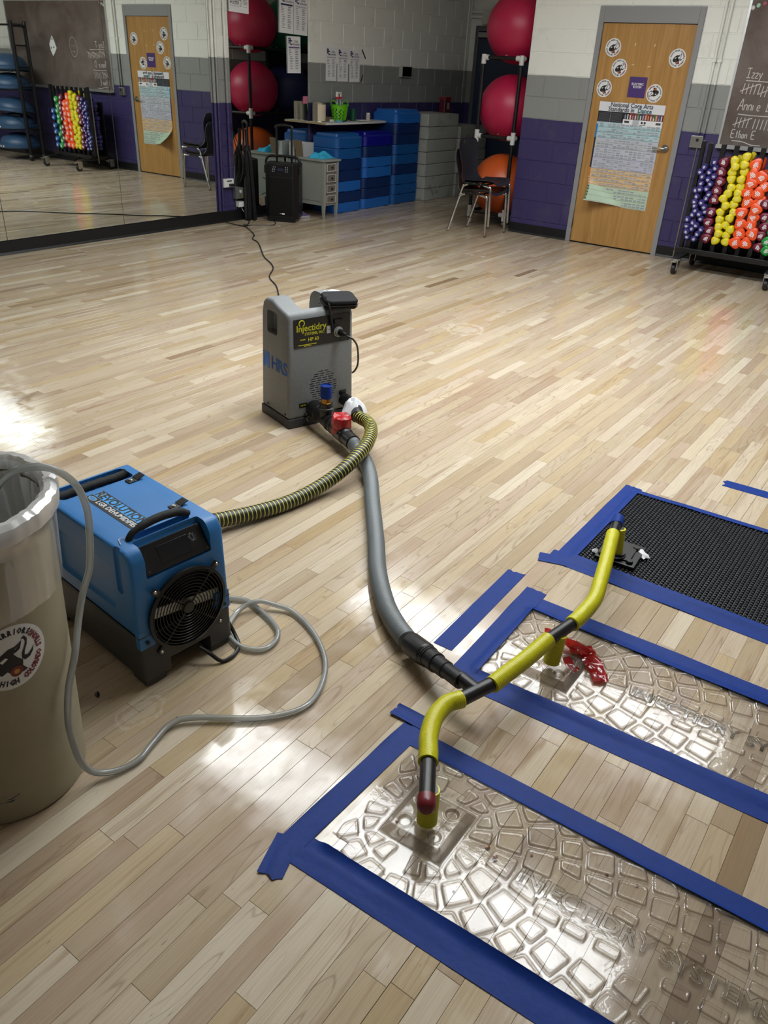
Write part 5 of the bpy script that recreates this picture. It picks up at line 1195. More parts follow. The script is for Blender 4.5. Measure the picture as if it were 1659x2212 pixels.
for i, (z, nm, tl) in enumerate([(.17, 'lowest', 0), (.455, 'second from the bottom', 0), (.675, 'third from the bottom, tilted', 7), (1.02, 'fourth from the bottom', 0), (1.285, 'topmost', 0)]):
    for x in (7.86, 8.2): mk('shelf_rail', rod((x-8.03, .71, z-.012), (x-8.03, -.71, z-.012), .011, 8), BLKMETAL, bk, smooth=True)
    d = thing('balance_dome', 'slate blue balance dome on the shelf rack, '+nm, 'balance dome', (8.03, .26, z+.002), group='balance domes on the rack', rot=(0, tl, 0))
    dm = mk('dome', DOME, BLUD, d, smooth=True)
    mk('platform_label', W(box(-.05, .05, -.012, .012, -.0, .001), lambda x, y, zz: (-(.3232+zz)*math.cos(x/.32), (.3232)*math.sin(x/.32), .028+y)), PAPER, d)

# ------------------------------------------------------------------ exercise ball rack in the recess
PVCB, PVCW = mat('black_pvc', '#131416', .35), mat('white_pvc', '#c9cac8', .42)
br = thing('ball_rack', 'tall black pipe rack with white elbows holding exercise balls in the recess', 'rack', (9.7, 4.69, 0))
B2 = lambda g: T(g, (-9.7, -4.69, 0))
XS, YS, ZS = (8.64, 10.9), (4.455, 4.915), (.135, .94, 1.71)
for x in XS:
    for y in YS:
        for a, b_ in zip((.06, .135, .94), (.135, .94, 1.71)): mk('upright', B2(rod((x, y, a), (x, y, b_), .0205, 14)), PVCB, br, smooth=True)
        for k, z in enumerate(ZS):
            s = 1 if y == YS[0] else -1; sx_ = 1 if x == XS[0] else -1; r = .0262
            g = J(tube([(x, y, z-.062), (x, y, z+(.03 if k == 2 else .062))], r, 16, smooth=False), tube([(x, y-s*.0, z), (x, y+s*.062, z)], r, 16, smooth=False), tube([(x, y, z), (x+sx_*.06, y, z)], r, 16, smooth=False))
            mk('pipe_fitting', B2(g), PVCW, br, smooth=True)
        cr = mk('caster_fork', B2(bbox(x-.018, x+.018, y-.014, y+.014, .03, .08, .004)), mat('zinc', '#c4c5c3', .28, .9), br, smooth=True)
        mk('caster_wheel', B2(T(lathe([(0, -.012), (.026, -.012), (.0305, -.008), (.0305, .008), (.026, .012), (0, .012)], 20), (x, y-.026, .031), (90, 0, 20))), WHITE, cr, smooth=True)
for z in ZS:
    for y in YS: mk('shelf_rail', B2(rod((XS[0], y, z), (XS[1], y, z), .0195, 12)), PVCB, br, smooth=True)
    for x in XS: mk('cross_rail', B2(rod((x, YS[0], z), (x, YS[1], z), .0195, 12)), PVCB, br, smooth=True)
def ball(x, z, r, colr, lab):
    y = 4.685; t_ = lathe([(r*math.sin(PI*k/36)+1e-7, -r*math.cos(PI*k/36)*.97) for k in range(37)], 56, False)
    o = tag(mk('exercise_ball', T(t_, (0, 0, 0), (0, 25, 0)), mat('ball_vinyl_'+colr, colr, .42, bump=.08, bs=300), loc=(x, y, z), smooth=True, ang=80), lab, 'ball', 'exercise balls on the pipe rack')
    mk('valve_plug', T(lathe([(.011, -.004), (.011, .002), (0, .003)], 12), (-r*.62, .0, -r*.74), (0, -140, 0)), PVCW, o)
    return o
rr_ = .347; hb = math.sqrt((rr_+.0195)**2-.23**2)
CRIM = '#ae1a44'
ball(8.932, 1.71+hb, rr_, CRIM, 'large crimson exercise ball on the top tier at the near end of the rack')
ball(8.932, .94+hb, rr_, CRIM, 'large crimson exercise ball on the middle tier at the near end of the rack')
ball(8.935, .135+hb, rr_, '#c2541c', 'large orange exercise ball on the bottom tier behind the chairs')
ball(9.64, 1.71+hb, .34, '#0c5a44', 'dark green exercise ball on the top tier, seen in the narrow mirror')
ball(9.64, .94+hb, .34, '#1b1f52', 'dark blue exercise ball on the middle tier, seen in the narrow mirror')
ball(10.34, 1.71+hb, .34, '#8f8312', 'olive yellow exercise ball on the top tier, partly behind the mirror posters')
ball(10.34, .94+hb, .34, '#1b1f52', 'dark blue exercise ball deepest on the middle tier of the rack')
# recess fittings
gl = thing('air_grille', 'dark framed air grille on the wall behind the exercise balls', 'grille', (9.92, 4.309, 1.52))
mk('grille_frame', J(box(-.32, .32, 0, .012, -.22, -.18), box(-.32, .32, 0, .012, .18, .22), box(-.32, -.28, 0, .012, -.18, .18), box(.28, .32, 0, .012, -.18, .18)), mat('grille_grey', '#5c5f5f', .5), gl)
mk('grille_screen', box(-.28, .28, .001, .006, -.18, .18), mat('grille_dark', '#1a1c1d', .7), gl)
for i in range(11): mk('louvre', box(-.28, .28, .006, .010, -.17+i*.033, -.155+i*.033), mat('grille_dark2', '#2a2d2e', .6), gl)
p = tag(mk('notice_sheet', box(-.14, .14, -.17, .17, 0, .001), mat('dark_print', '#14151a', .5)), 'dark notice hung as a diamond on the navy door, orange picture on it', 'poster')
p.matrix_world = Matrix(((0, 0, -1, FX1-.001), (-1, 0, 0, 5.2), (0, 1, 0, 1.53), (0, 0, 0, 1))) @ Matrix.Rotation(math.radians(34), 4, 'Z')
mk('sheet_border', J(box(-.14, .14, .166, .17, .001, .0014), box(-.14, .14, -.17, -.166, .001, .0014), box(-.14, -.136, -.17, .17, .001, .0014), box(.136, .14, -.17, .17, .001, .0014)), PAPER, p)
mk('picture', J(prism([(-.03, -.08), (.03, -.08), (.05, .0), (.02, .03), (.012, .09), (-.012, .09), (-.02, .03), (-.05, .0)], .001, .0016)), mat('print_orange', '#a85c22', .5), p)
for (x, lab) in ((11.19, 'painted conduit pipe in the far corner of the recess, left one'), (11.255, 'painted conduit pipe in the far corner of the recess, right one')):
    tag(mkw('wall_conduit', rod((x, WALL_Y-.012, 1.15 if x < 11.2 else 2.22), (x, WALL_Y-.012, CEIL), .0105, 10), PAINT, (x, WALL_Y, 1.15), smooth=True), lab, 'pipe')
tag(mkw('wall_conduit', J(rod((FX1-.03, 4.9, 2.225), (FX1-.03, WALL_Y-.02, 2.235), .02, 12), rod((FX1-.03, 4.9, 2.285), (FX1-.03, WALL_Y-.02, 2.295), .02, 12)), PAINT, (FX1, 6, 2.225), smooth=True), 'pair of horizontal pipes above the navy doors in the recess', 'pipe')
al = tag(mk('alarm_box', bbox(-.075, .075, -.085, .085, 0, .06, .008), mat('alarm_white', '#b9bab5', .5), smooth=True), 'white square box above the navy doors in the recess', 'box'); al.matrix_world = Matrix(((0, 0, -1, FX1-.052), (-1, 0, 0, 6.38), (0, 1, 0, 2.23), (0, 0, 0, 1)))
# ------------------------------------------------------------------ two stacked school chairs
SHELL = mat('charcoal_chair_plastic', '#26272e', .42, bump=.12, bs=250)
def chair(z0, dy, label):
    c = thing('school_chair', label, 'chair', (8.155, 4.53+dy, z0))
    # side profile of the shell: (y, z, half width); front edge at -y
    prof = [(-.235, .425, .17), (-.225, .447, .195), (-.19, .458, .21), (-.1, .455, .22), (.0, .447, .222), (.1, .443, .215), (.165, .452, .205), (.20, .482, .19), (.218, .53, .165), (.228, .60, .16), (.238, .67, .185), (.25, .74, .20), (.262, .80, .195), (.272, .845, .17), (.276, .862, .13)]
    P = cat_rom([Vector((a, b_, c_)) for a, b_, c_ in prof], .02); n = 14; v, f = [], []
    for side in (0, 1):
        for i, q in enumerate(P):
            for j in range(n+1):
                t = j/n*2-1; s = i/(len(P)-1); cup = (.035*abs(t)**2.2 if s < .45 else 0); bend = (-.04*t*t if s > .5 else 0)
                d = (P[min(i+1, len(P)-1)]-P[max(i-1, 0)]); nn = Vector((-d.y, d.x)).normalized()*(.006*side)
                v.append((q.z*t, q.x+bend-nn.x, q.y+cup-.018-nn.y))
    m = n+1; N = len(P)*m
    hole = lambda i, j: False
    for i in range(len(P)-1):
        for j in range(n):
            s = (i+.5)/(len(P)-1); t = abs((j+.5)/n*2-1)
            if .905 < s < .945 and t < .22: continue      # hand hole
            a = i*m+j; f.append((a, a+1, a+m+1, a+m)); f.append((N+a, N+a+m, N+a+m+1, N+a+1))
    ed = {}
    for q in f[:]:
        for k in range(4): e = (q[k], q[(k+1) % 4]); ed[e] = 1
    for q in list(f):
        for k in range(4):
            a, b_ = q[k], q[(k+1) % 4]
            if a < N and b_ < N and (b_, a) not in ed: f.append((b_, a, a+N, b_+N))
    mk('seat_shell', (v, f, None), SHELL, c, smooth=True, ang=60)
    L = J(tube([(-.20, -.17, .425), (-.205, .0, .418), (-.20, .12, .415)], .0115, 8), tube([(.20, -.17, .425), (.205, .0, .418), (.20, .12, .415)], .0115, 8), rod((-.2, -.1, .42), (.2, -.1, .42), .010, 8), rod((-.2, .08, .418), (.2, .08, .418), .010, 8),
          bbox(-.222, -.19, -.17, .13, .418, .437, .003), bbox(.19, .222, -.17, .13, .418, .437, .003))
    fr_ = mk('seat_frame', L, BLKPL, c, smooth=True)
    for x in (-.213, .213):
        for y in (-.09, -.01, .07): mk('rivet', T(lathe([(.004, 0), (.004, .002), (0, .003)], 8), (x+(.009 if x > 0 else -.009), y, .428), (0, 90 if x > 0 else -90, 0)), CHROME, fr_)
        mk('leg', tube([(x*.95, -.12, .418), (x, -.19, .405), (x*1.02, -.215, .37), (x*1.03, -.235, .008)], .0135, 12), CHROME, c, smooth=True)
        mk('leg', tube([(x*.95, .07, .412), (x*.99, .11, .395), (x*1.0, .135, .36), (x*.985, .245, .008)], .0135, 12), CHROME, c, smooth=True)
        for y, xx in ((-.235, 1.03), (.245, .985)): mk('glide', T(lathe([(.010, 0), (.0135, .002), (.0135, .012), (.0118, .014)], 14), (x*xx, y, -.0)), BLKPL, c, smooth=True)
    return c
chair(0, 0, 'charcoal school chair with chrome legs standing on the floor, lower of two stacked')
chair(.098, -.03, 'charcoal school chair stacked on top of another, chrome legs raised')

# ------------------------------------------------------------------ stacks of aerobic steps and grey blocks
def rrect(x0, x1, y0, y1, r, n=5):
    out = []
    for cx, cy, a0 in ((x1-r, y1-r, 0), (x0+r, y1-r, 90), (x0+r, y0+r, 180), (x1-r, y0+r, 270)):
        for k in range(n+1): a = math.radians(a0+90*k/n); out.append((cx+r*math.cos(a), cy+r*math.sin(a)))
    return out
def slab(w, d, h, r, top=False):
    lv = [(0, -.004), (.004, 0), (h-.012, .0), (h-.004, -.003), (h, -.010)] if not top else [(0, -.004), (.004, 0), (h*.68, .0), (h*.76, -.012), (h*.80, -.030), (h*.98, -.034), (h, -.040)]
    v, f = [], []; n = None
    for z, inset in lv:
        P = rrect(-w/2-inset, w/2+inset, -d/2-inset, d/2+inset, r+max(inset, -.02)); n = len(P); v += [(x, y, z) for x, y in P]
    for k in range(len(lv)-1):
        for i in range(n): f.append((k*n+i, k*n+(i+1) % n, (k+1)*n+(i+1) % n, (k+1)*n+i))
    f += [tuple(range(n-1, -1, -1)), tuple((len(lv)-1)*n+i for i in range(n))]
    notch = J(*[box(x-.05, x+.05, -d/2-.0015, -d/2+.01, -.0005, .009) for x in (-w*.3, w*.3)])
    return v, f, None
SBL = {'b': '#1c5fae', 'm': '#14508f', 'n': '#0d2a5c', 'd': '#0b2150', 'r': '#0d0f80'}
def stack(cols, x0, x1, y0, y1, hh, toph, place):
    z = .0006; nm = {'b': 'bright blue', 'm': 'mid blue', 'n': 'navy blue', 'd': 'dark navy', 'r': 'deep royal blue'}
    for i, c in enumerate(cols):
        last = i == len(cols)-1; h = toph if last else hh
        jx, jy = rnd.uniform(-.006, .006), rnd.uniform(-.004, .004)
        o = tag(mk('step_platform' if last else 'step_riser', slab(x1-x0, y1-y0, h-.002, .055, last), mat('step_plastic_'+c, SBL[c], .42, bump=.1, bs=200), loc=((x0+x1)/2+jx, (y0+y1)/2+jy, z), smooth=True),
                '%s step %s, %s, blue stack %s' % (nm[c], 'platform' if last else 'riser', 'topmost' if last else ORD[i], place), 'aerobic step', 'blue aerobic steps along the wall')
        if not last or True:
            for xx in (-(x1-x0)*.3, (x1-x0)*.3): mk('lock_notch', T(box(-.045, .045, -(y1-y0)/2-.0006, -(y1-y0)/2+.01, .0, .0065), (xx, 0, 0)), mat('notch_dark', '#06132e', .6), o)
        z += h
stack('bnbnnmm', 7.79, 8.30, 6.262, 6.655, .1185, .158, 'behind the drawer cabinet')
stack('bnnbbnr', 8.345, 8.945, 6.275, 6.66, .119, .158, 'in the middle')
stack('mmmnmmnnb', 8.975, 9.55, 6.268, 6.66, .119, .155, 'beside the grey blocks')
GB = attr_mat('unused_grey', .5) if False else None
def grime(name, col):
    t = NT(name); b = t.n('ShaderNodeBsdfPrincipled'); t.l(b.outputs[0], t.out.inputs[0]); b.inputs['Roughness'].default_value = .6
    oi = t.n('ShaderNodeObjectInfo'); mp = t.n('ShaderNodeVectorMath'); mp.operation = 'ADD'; t.l(t.obj(), mp.inputs[0]); t.l(oi.outputs['Location'], mp.inputs[1])
    f = t.noise(mp.outputs[0], 3.4, 6, .72, .5); f2 = t.noise(mp.outputs[0], 22, 3, .6)
    c = t.mix(t.ramp(f, [(.53, 0.0), (.72, .85)]), C(col), C('#4a4a47')); c = t.mix(t.math('MULTIPLY', t.ramp(f2, [(.6, 0.0), (.75, 1.0)]), .25), c, C('#6a6a66'))
    t.l(c, b.inputs['Base Color']); return t.m
GRB = grime('grimy_grey_foam', '#a3a59f')
def blocks(n, x0, x1, y0, y1, hh, place):
    for i in range(n):
        tag(mk('foam_block', bbox(-(x1-x0)/2+.002, (x1-x0)/2-.002, -(y1-y0)/2, (y1-y0)/2, 0, hh-.003, .012, 2), GRB, loc=((x0+x1)/2+rnd.uniform(-.008, .008), (y0+y1)/2+rnd.uniform(-.01, .01), .0006+i*hh), smooth=True),
            'scuffed grey foam block, %s in the stack %s' % ('topmost' if i == n-1 else ORD[i], place), 'foam block', 'grey foam blocks by the recess')
blocks(7, 9.60, 10.36, 6.20, 6.66, .1515, 'beside the blue steps')
blocks(6, 10.385, 11.14, 6.17, 6.64, .1505, 'nearest the far corner')
fe = thing('drink_caddy', 'dark red box with silver edge standing on the grey foam blocks', 'box', (10.30, 6.40, 7*.1515+.001))
mk('box_body', bbox(-.07, .07, -.05, .05, 0, .175, .012), mat('dark_red_plastic', '#5c1420', .35), fe, smooth=True); mk('box_lid', bbox(-.075, .075, -.055, .055, .150, .19, .01), mat('red_lid', '#7b1b22', .35), fe, smooth=True)
mk('silver_edge', J(bbox(-.09, -.072, -.052, -.04, .0, .165, .003)), STEEL, fe, smooth=True); mk('front_print', box(-.03, .03, -.0525, -.0505, .04, .12), mat('print_grey', '#8e8580', .5), fe)

# ------------------------------------------------------------------ drawer cabinet with things on it
CABM = mat('cabinet_grey_white', '#8d9088', .4); CABD = mat('drawer_taupe_shaded', '#6d665f', .42)  # taupe drawer fronts, deepened to carry the shade of the side turned from the light
cx0, cx1, cy0, cy1, chh = 7.362, 7.622, 6.096, 6.664, .63
cb_ = thing('drawer_cabinet', 'pale grey narrow cabinet with four drawers and tapered legs by the mirror', 'cabinet', ((cx0+cx1)/2, (cy0+cy1)/2, 0))
K = lambda g: T(g, (-(cx0+cx1)/2, -(cy0+cy1)/2, 0))
mk('carcass', K(bbox(cx0+.008, cx1-.008, cy0+.012, cy1, .145, chh-.02, .003)), CABM, cb_, smooth=True)
mk('side_panel', K(bbox(cx0+.003, cx0+.009, cy0+.05, cy1-.05, .19, chh-.06, .002)), CABM, cb_)
mk('cabinet_top', K(bbox(cx0-.014, cx1+.02, cy0-.02, cy1+.004, chh-.02, chh, .003)), CABM, cb_, smooth=True)
for x in (cx0, cx1-.036):
    for y in (cy0, cy1-.036):
        v = [(x+a*.036, y+b_*.036, chh-.02) for a, b_ in ((0, 0), (1, 0), (1, 1), (0, 1))]+[(x+a*.036, y+b_*.036, .16) for a, b_ in ((0, 0), (1, 0), (1, 1), (0, 1))]+[(x+.009+a*.018, y+.009+b_*.018, .0006) for a, b_ in ((0, 0), (1, 0), (1, 1), (0, 1))]
        mk('leg', K((v, [(0, 1, 2, 3)]+[(k*4+i, k*4+4+i, k*4+4+(i+1) % 4, k*4+(i+1) % 4) for k in range(2) for i in range(4)]+[(11, 10, 9, 8)], None)), CABM, cb_)
for i in range(4):
    z = .165+i*.111; d_ = mk('drawer', K(J(bbox(cx0+.04, cx1-.04, cy0+.001, cy0+.02, z, z+.10, .002))), CABD, cb_)
    mk('drawer_bead', K(J(box(cx0+.052, cx1-.052, cy0-.003, cy0+.001, z+.010, z+.015), box(cx0+.052, cx1-.052, cy0-.003, cy0+.001, z+.085, z+.090), box(cx1-.057, cx1-.052, cy0-.003, cy0+.001, z+.015, z+.085), box(cx0+.052, cx0+.057, cy0-.003, cy0+.001, z+.015, z+.085))), mat('bead_pale', '#c9cac4', .4), d_)
    mk('knob', K(T(lathe([(.004, 0), (.004, .012), (.011, .016), (.009, .024), (0, .025)], 14), ((cx0+cx1)/2, cy0+.001, z+.05), (90, 0, 0))), mat('dark_bronze', '#2c2a28', .4, .6), d_, smooth=True)
bx = thing('cardboard_box', 'open grey and white cardboard box on the drawer cabinet', 'box', (7.50, 6.55, chh), rotz=8)
mk('box_wall', J(box(-.11, .11, -.095, -.092, 0, .13), box(-.11, .11, .092, .095, 0, .15), box(-.11, -.107, -.095, .095, 0, .14), box(.107, .11, -.095, .095, 0, .14), box(-.11, .11, -.095, .095, 0.0006, .003)), mat('box_white', '#b4b5b5', .6), bx)
mk('box_flap', W(box(-.112, -.109, -.095, .02, 0, .17), lambda x, y, z: (x-z*.18, y, z)), mat('box_brown', '#6e5f48', .7), bx)
CLOTH = mat('turquoise_cloth', '#2aa3c9', .85, bump=.3, bs=400)
g = crumple(.13, .10, .085, 51, 14)
tag(mk('microfibre_cloth', W(g, lambda x, y, z: (x, y, max(.001, z*1.0-.002))), CLOTH, loc=(7.53, 6.28, chh), smooth=True, ang=50), 'crumpled turquoise cloth on the front of the drawer cabinet', 'cloth')
SH = mat('purple_shoe_fabric', '#4d3a63', .7); 
def shoe(x, y, rz, lab):
    s = thing('sneaker', lab, 'shoe', (x, y, 0), rotz=rz, group='shoes under the drawer cabinet')
    sole = W(prism([(-.13, -.03), (-.08, -.038), (.0, -.034), (.07, -.045), (.12, -.03), (.135, 0), (.12, .03), (.07, .045), (0, .034), (-.08, .038), (-.13, .03), (-.142, 0)], .0006, .026), lambda a, b_, c: (a, b_, c)); mk('sole', bev(sole, .004, 2), mat('sole_grey', '#9a98a0', .6), s, smooth=True)
    pf = [(-.128, .07), (-.10, .088), (-.05, .082), (.0, .075), (.06, .052), (.115, .035)]; v, f = [], []
    for i, (a, h) in enumerate(pf):
        wd = (.03, .034, .033, .034, .04, .026)[i]
        for k in range(9): an = PI*k/8; v.append((a, wd*math.cos(an), .024+(h-.024)*math.sin(an)**.7))
    for i in range(5):
        for k in range(8): f.append((i*9+k, i*9+k+1, (i+1)*9+k+1, (i+1)*9+k))
    f += [tuple(range(9)), tuple(45+k for k in range(8, -1, -1))]; mk('upper', (v, f, None), SH, s, smooth=True, ang=60)
    mk('laces', J(*[rod((.045-.025*k, -.018, .066+.006*k), (.045-.025*k, .018, .066+.006*k), .0025, 6) for k in range(4)]), PAPER, s)
shoe(7.24, 6.36, -25, 'purple sneaker on the floor beside the speaker, in front'); shoe(7.33, 6.52, -30, 'purple sneaker farther back under the drawer cabinet')

# ------------------------------------------------------------------ wall shelf with supplies
sx0, sx1, sy0, sz = 7.715, 8.95, 6.365, .955
sh = thing('wall_shelf', 'white shelf board with wooden end edge above the blue steps', 'shelf', ((sx0+sx1)/2, (sy0+WALL_Y)/2, sz))
S2 = lambda g: T(g, (-(sx0+sx1)/2, -(sy0+WALL_Y)/2, -sz))
mk('shelf_board', S2(bev(prism([(sx0, WALL_Y-.008), (sx0, sy0), (8.3, sy0-.022), (8.7, sy0-.006), (sx1, sy0+.045), (sx1+.03, sy0+.12), (sx1+.03, WALL_Y-.008)], sz, sz+.022), .002, 1)), mat('shelf_white', '#c3c4c2', .4), sh)
mk('wood_edge', S2(box(sx0-.003, sx0-.0004, sy0+.004, WALL_Y-.01, sz+.001, sz+.021)), mat('edge_wood', '#a08a68', .5), sh)
mk('bracket', S2(J(box(7.83, 7.85, WALL_Y-.02, WALL_Y-.004, sz-.1, sz-.0005), box(7.83, 7.85, sy0+.08, WALL_Y-.004, sz-.012, sz-.0005))), BLKMETAL, sh)
ST = sz+.0225
def tin(x, y, r, h, lab, body='#b7a98a', label='#c9bca4'):
    o = thing('tin_can', lab, 'can', (x, y, ST)); mk('can_body', lathe([(r, 0), (r, .004), (r-.002, .008), (r-.002, h-.008), (r, h-.004), (r, h), (r-.006, h), (r-.006, h-.006), (0, h-.006)], 32), mat('tin', '#b9b3a3', .3, .85), o, smooth=True)
    mk('paper_label', W(([(math.radians(-150+i*12), z, 0) for z in (.012, h-.014) for i in range(13)], [(i, i+1, i+14, i+13) for i in range(12)], None), lambda a, z, _: ((r+.0004)*math.cos(a), (r+.0004)*math.sin(a), z)), mat('can_label', label, .6), o)
    return o
tin(7.80, 6.545, .078, .195, 'large tin can with a paper label on the shelf beside the mirror')
bk_ = thing('storage_basket', 'lime green perforated plastic basket on the shelf', 'basket', (8.12, 6.50, ST))
LIME = mat('lime_plastic', '#63bd16', .35)
def bask(n=36, m=9):
    v, f = [], []; R0_, R1_, h = .088, .118, .165
    for s in (0, 1):
        for k in range(m+1):
            for i in range(n):
                a = 2*PI*i/n; z = .002+h*k/m; r = R0_+(R1_-R0_)*k/m-.0035*s
                lift = .055*max(0, abs(math.cos(a))-.80)/.20*max(0, (k/m-.72)/.28)
                v.append((r*math.cos(a), r*.8*math.sin(a), z+lift))
    N = n*(m+1)
    fs = []
    for k in range(m):
        for i in range(n):
            if (1 <= k <= 6 and i % 3 == (1 if (k % 2) else 2) ) : continue
            if k == 8 and (i % n in (n-1, 0, n-2, 1) or i in (n//2-1, n//2, n//2-2, n//2+1)): continue
            j = (i+1) % n; fs.append((k*n+i, k*n+j, (k+1)*n+j, (k+1)*n+i))
    ed = set((q[k], q[(k+1) % 4]) for q in fs for k in range(4))
    f = list(fs)+[tuple(N+i for i in q[::-1]) for q in fs]
    for a, b_ in ed:
        if (b_, a) not in ed: f.append((b_, a, a+N, b_+N))
    return v, f, None
mk('basket_wall', bask(), LIME, bk_, smooth=True, ang=40); mk('basket_floor', T(lathe([(.001, 0), (.087, 0), (.087, .004), (.001, .004)], 36), sc=(1, .8, 1)), LIME, bk_)
mk('rim', tube([(.119*math.cos(a), .119*.8*math.sin(a), .167+.055*max(0, abs(math.cos(a))-.80)/.20) for a in np.linspace(0, 2*PI, 49)], .0045, 8, smooth=False, cap=False), LIME, bk_, smooth=True)
def spray(x, y, rz, lab, trig):
    s = thing('spray_bottle', lab, 'bottle', (x, y, ST+.007), rotz=rz)
    mk('bottle_body', lathe([(.033, 0), (.036, .004), (.036, .13), (.030, .155), (.020, .175), (.0155, .215), (.0155, .23)], 22), clear_mat('frosted_bottle', '#aebac2', .2, 0, dif=.75), s, smooth=True)
    mk('collar', cyl(.018, .228, .252, 18), mat('collar_red', '#b01620', .35), s, smooth=True)
    mk('spray_head', J(bbox(-.016, .016, -.013, .013, .250, .285, .004), W(bbox(-.05, .016, -.012, .012, .283, .303, .006), lambda a, b_, c: (a, b_, c-.1*max(0, -a-.02)))), WHITE, s, smooth=True)
    mk('trigger', tube([(-.016, 0, .285), (-.03, 0, .268), (-.034, 0, .240)], .0055, 8), mat('trigger_'+trig, {'white': '#cfd0ce', 'red': '#b01620'}[trig], .4), s, smooth=True)
spray(8.075, 6.50, 195, 'white-headed spray bottle on the left in the green basket', 'white'); spray(8.16, 6.52, 15, 'spray bottle with red trigger on the right in the green basket', 'red')
tg = thing('plastic_tumbler', 'dark green plastic cup on the shelf right of the basket', 'cup', (8.42, 6.53, ST)); mk('cup_wall', lathe([(.036, 0), (.042, .13), (.039, .13), (.034, .004), (0, .004)], 24), mat('dark_green_plastic', '#0c4a30', .4), tg, smooth=True)
jr = thing('glass_jar', 'small jar with black base on the shelf behind the basket', 'jar', (8.29, 6.56, ST)); mk('jar_base', cyl(.035, 0, .045, 20), BLKPL, jr, smooth=True); mk('jar_glass', lathe([(.031, .045), (.031, .115), (.024, .125), (.024, .135)], 20), clear_mat('jar_glass', '#9aa59f', .1, 0, dif=.4), jr, smooth=True)
pb = thing('pill_bottle', 'small white bottle with label near the right end of the shelf', 'bottle', (8.70, 6.51, ST)); mk('bottle_body', lathe([(.026, 0), (.028, .003), (.028, .062), (.022, .068)], 20), mat('bottle_cream', '#bfb7b0', .45), pb, smooth=True); mk('bottle_cap', cyl(.023, .066, .085, 20), WHITE, pb, smooth=True)
cb2 = tag(mk('cardboard_tray', J(box(-.065, .065, -.05, .05, .0006, .004), box(-.065, .065, -.05, -.047, .004, .045), box(-.065, .065, .047, .05, .004, .05), box(-.065, -.062, -.05, .05, .004, .045), box(.062, .065, -.05, .05, .004, .045)), mat('box_brown', '#6e5f48', .7), loc=(7.965, 6.575, ST)), 'small brown cardboard tray between the tin can and the basket', 'tray')
tag(mk('soap_bar', bev(prism(rrect(-.03, .03, -.022, .022, .02), .0006, .03), .008, 3), mat('soap_white', '#c9c9c4', .4), loc=(7.90, 6.435, ST), smooth=True), 'rounded white soap lump at the front of the shelf', 'soap')
g = crumple(.05, .045, .03, 71, 10); tag(mk('blue_wipe', g, mat('pale_blue_cloth', '#6da9d0', .8), loc=(8.005, 6.415, ST), smooth=True, ang=50), 'small pale blue crumpled wipe on the shelf edge', 'cloth')
tag(mk('marker_pen', T(cyl(.008, 0, .11, 12), (0, 0, .0088), (0, 90, 20)), BLKPL, loc=(8.06, 6.40, ST), smooth=True), 'black marker pen at the shelf front below the basket', 'pen')
tag(mk('paper_plate', lathe([(.001, .0008), (.04, .0008), (.065, .008), (.064, .010), (.04, .003), (0, .003)], 28), WHITE, loc=(8.50, 6.45, ST), smooth=True), 'small white plate at the right part of the shelf', 'plate')
tag(mk('sticky_note', W(box(-.038, .038, 0, .0006, -.035, .04), lambda x, y, z: (x+.006*z/.04, -y-.25*max(0, -z)*.3, z)), mat('pink_paper', '#c4718d', .6), loc=(7.715, WALL_Y-.0075, 1.19)), 'pink sticky note on the mirror edge above the tin can', 'note')

# ------------------------------------------------------------------ loudspeaker on wheels
sp = thing('loudspeaker', 'black portable loudspeaker with raised trolley handle in front of the mirror', 'speaker', (6.985, 6.365, 0), rotz=-61)
SW, SD = .372, .27       # local: x width, front at -y
CAB = mat('speaker_black', '#0c0d0f', .4, bump=.2, bs=200)
mk('cabinet', W(bev(prism([(-SW/2, SD/2), (-SW/2, -SD/2+.06), (-SW/2+.05, -SD/2), (SW/2-.05, -SD/2), (SW/2, -SD/2+.06), (SW/2, SD/2)], .035, .60), .010, 3), lambda x, y, z: (x, y, z)), CAB, sp, smooth=True)
mk('base_skid', bbox(-SW/2+.03, SW/2-.03, -SD/2+.01, SD/2-.02, .0006, .036, .006), BLKPL, sp, smooth=True)
t = NT('speaker_mesh'); b = t.n('ShaderNodeBsdfPrincipled'); t.l(b.outputs[0], t.out.inputs[0]); b.inputs['Base Color'].default_value = C('#0a0b0c'); b.inputs['Roughness'].default_value = .55; b.inputs['Metallic'].default_value = .5
vz = t.n('ShaderNodeTexVoronoi'); vz.inputs['Scale'].default_value = 260; t.l(t.obj(), vz.inputs['Vector']); bp = t.n('ShaderNodeBump'); bp.inputs['Strength'].default_value = .5; bp.inputs['Distance'].default_value = .001; t.l(vz.outputs[0], bp.inputs['Height']); t.l(bp.outputs[0], b.inputs['Normal'])
mk('front_grille', W(bbox(-.132, .132, -.012, .004, .07, .455, .008), lambda x, y, z: (x, y-SD/2, z)), t.m, sp, smooth=True)
pn = mk('control_panel', W(bbox(-.132, .132, -.004, .008, .475, .585, .004), lambda x, y, z: (x, y-SD/2+.05*(z-.475)-.003, z)), mat('panel_black', '#0f1013', .3), sp, smooth=True)
mk('display', bbox(-.032, .032, -SD/2-.009, -SD/2-.004, .53, .555, .001), mat('display_blue_grey', '#26304a', .2), pn)
btn = mat('button_white', '#c9ccd0', .4)
for s in (-1, 1):
    for i in range(3):
        for k in range(2): mk('button', T(cyl(.0045, 0, .004, 10), (s*(.058+.02*k+.006*i*(1 if s < 0 else 0)), -SD/2-.004+.001*i, .565-i*.021), (90, 0, 0)), btn, pn)
for x in (-.02, 0, .02): mk('dial', T(cyl(.007, 0, .012, 14), (x, -SD/2-.005, .50), (90, 0, 0)), BLKPL, pn, smooth=True)
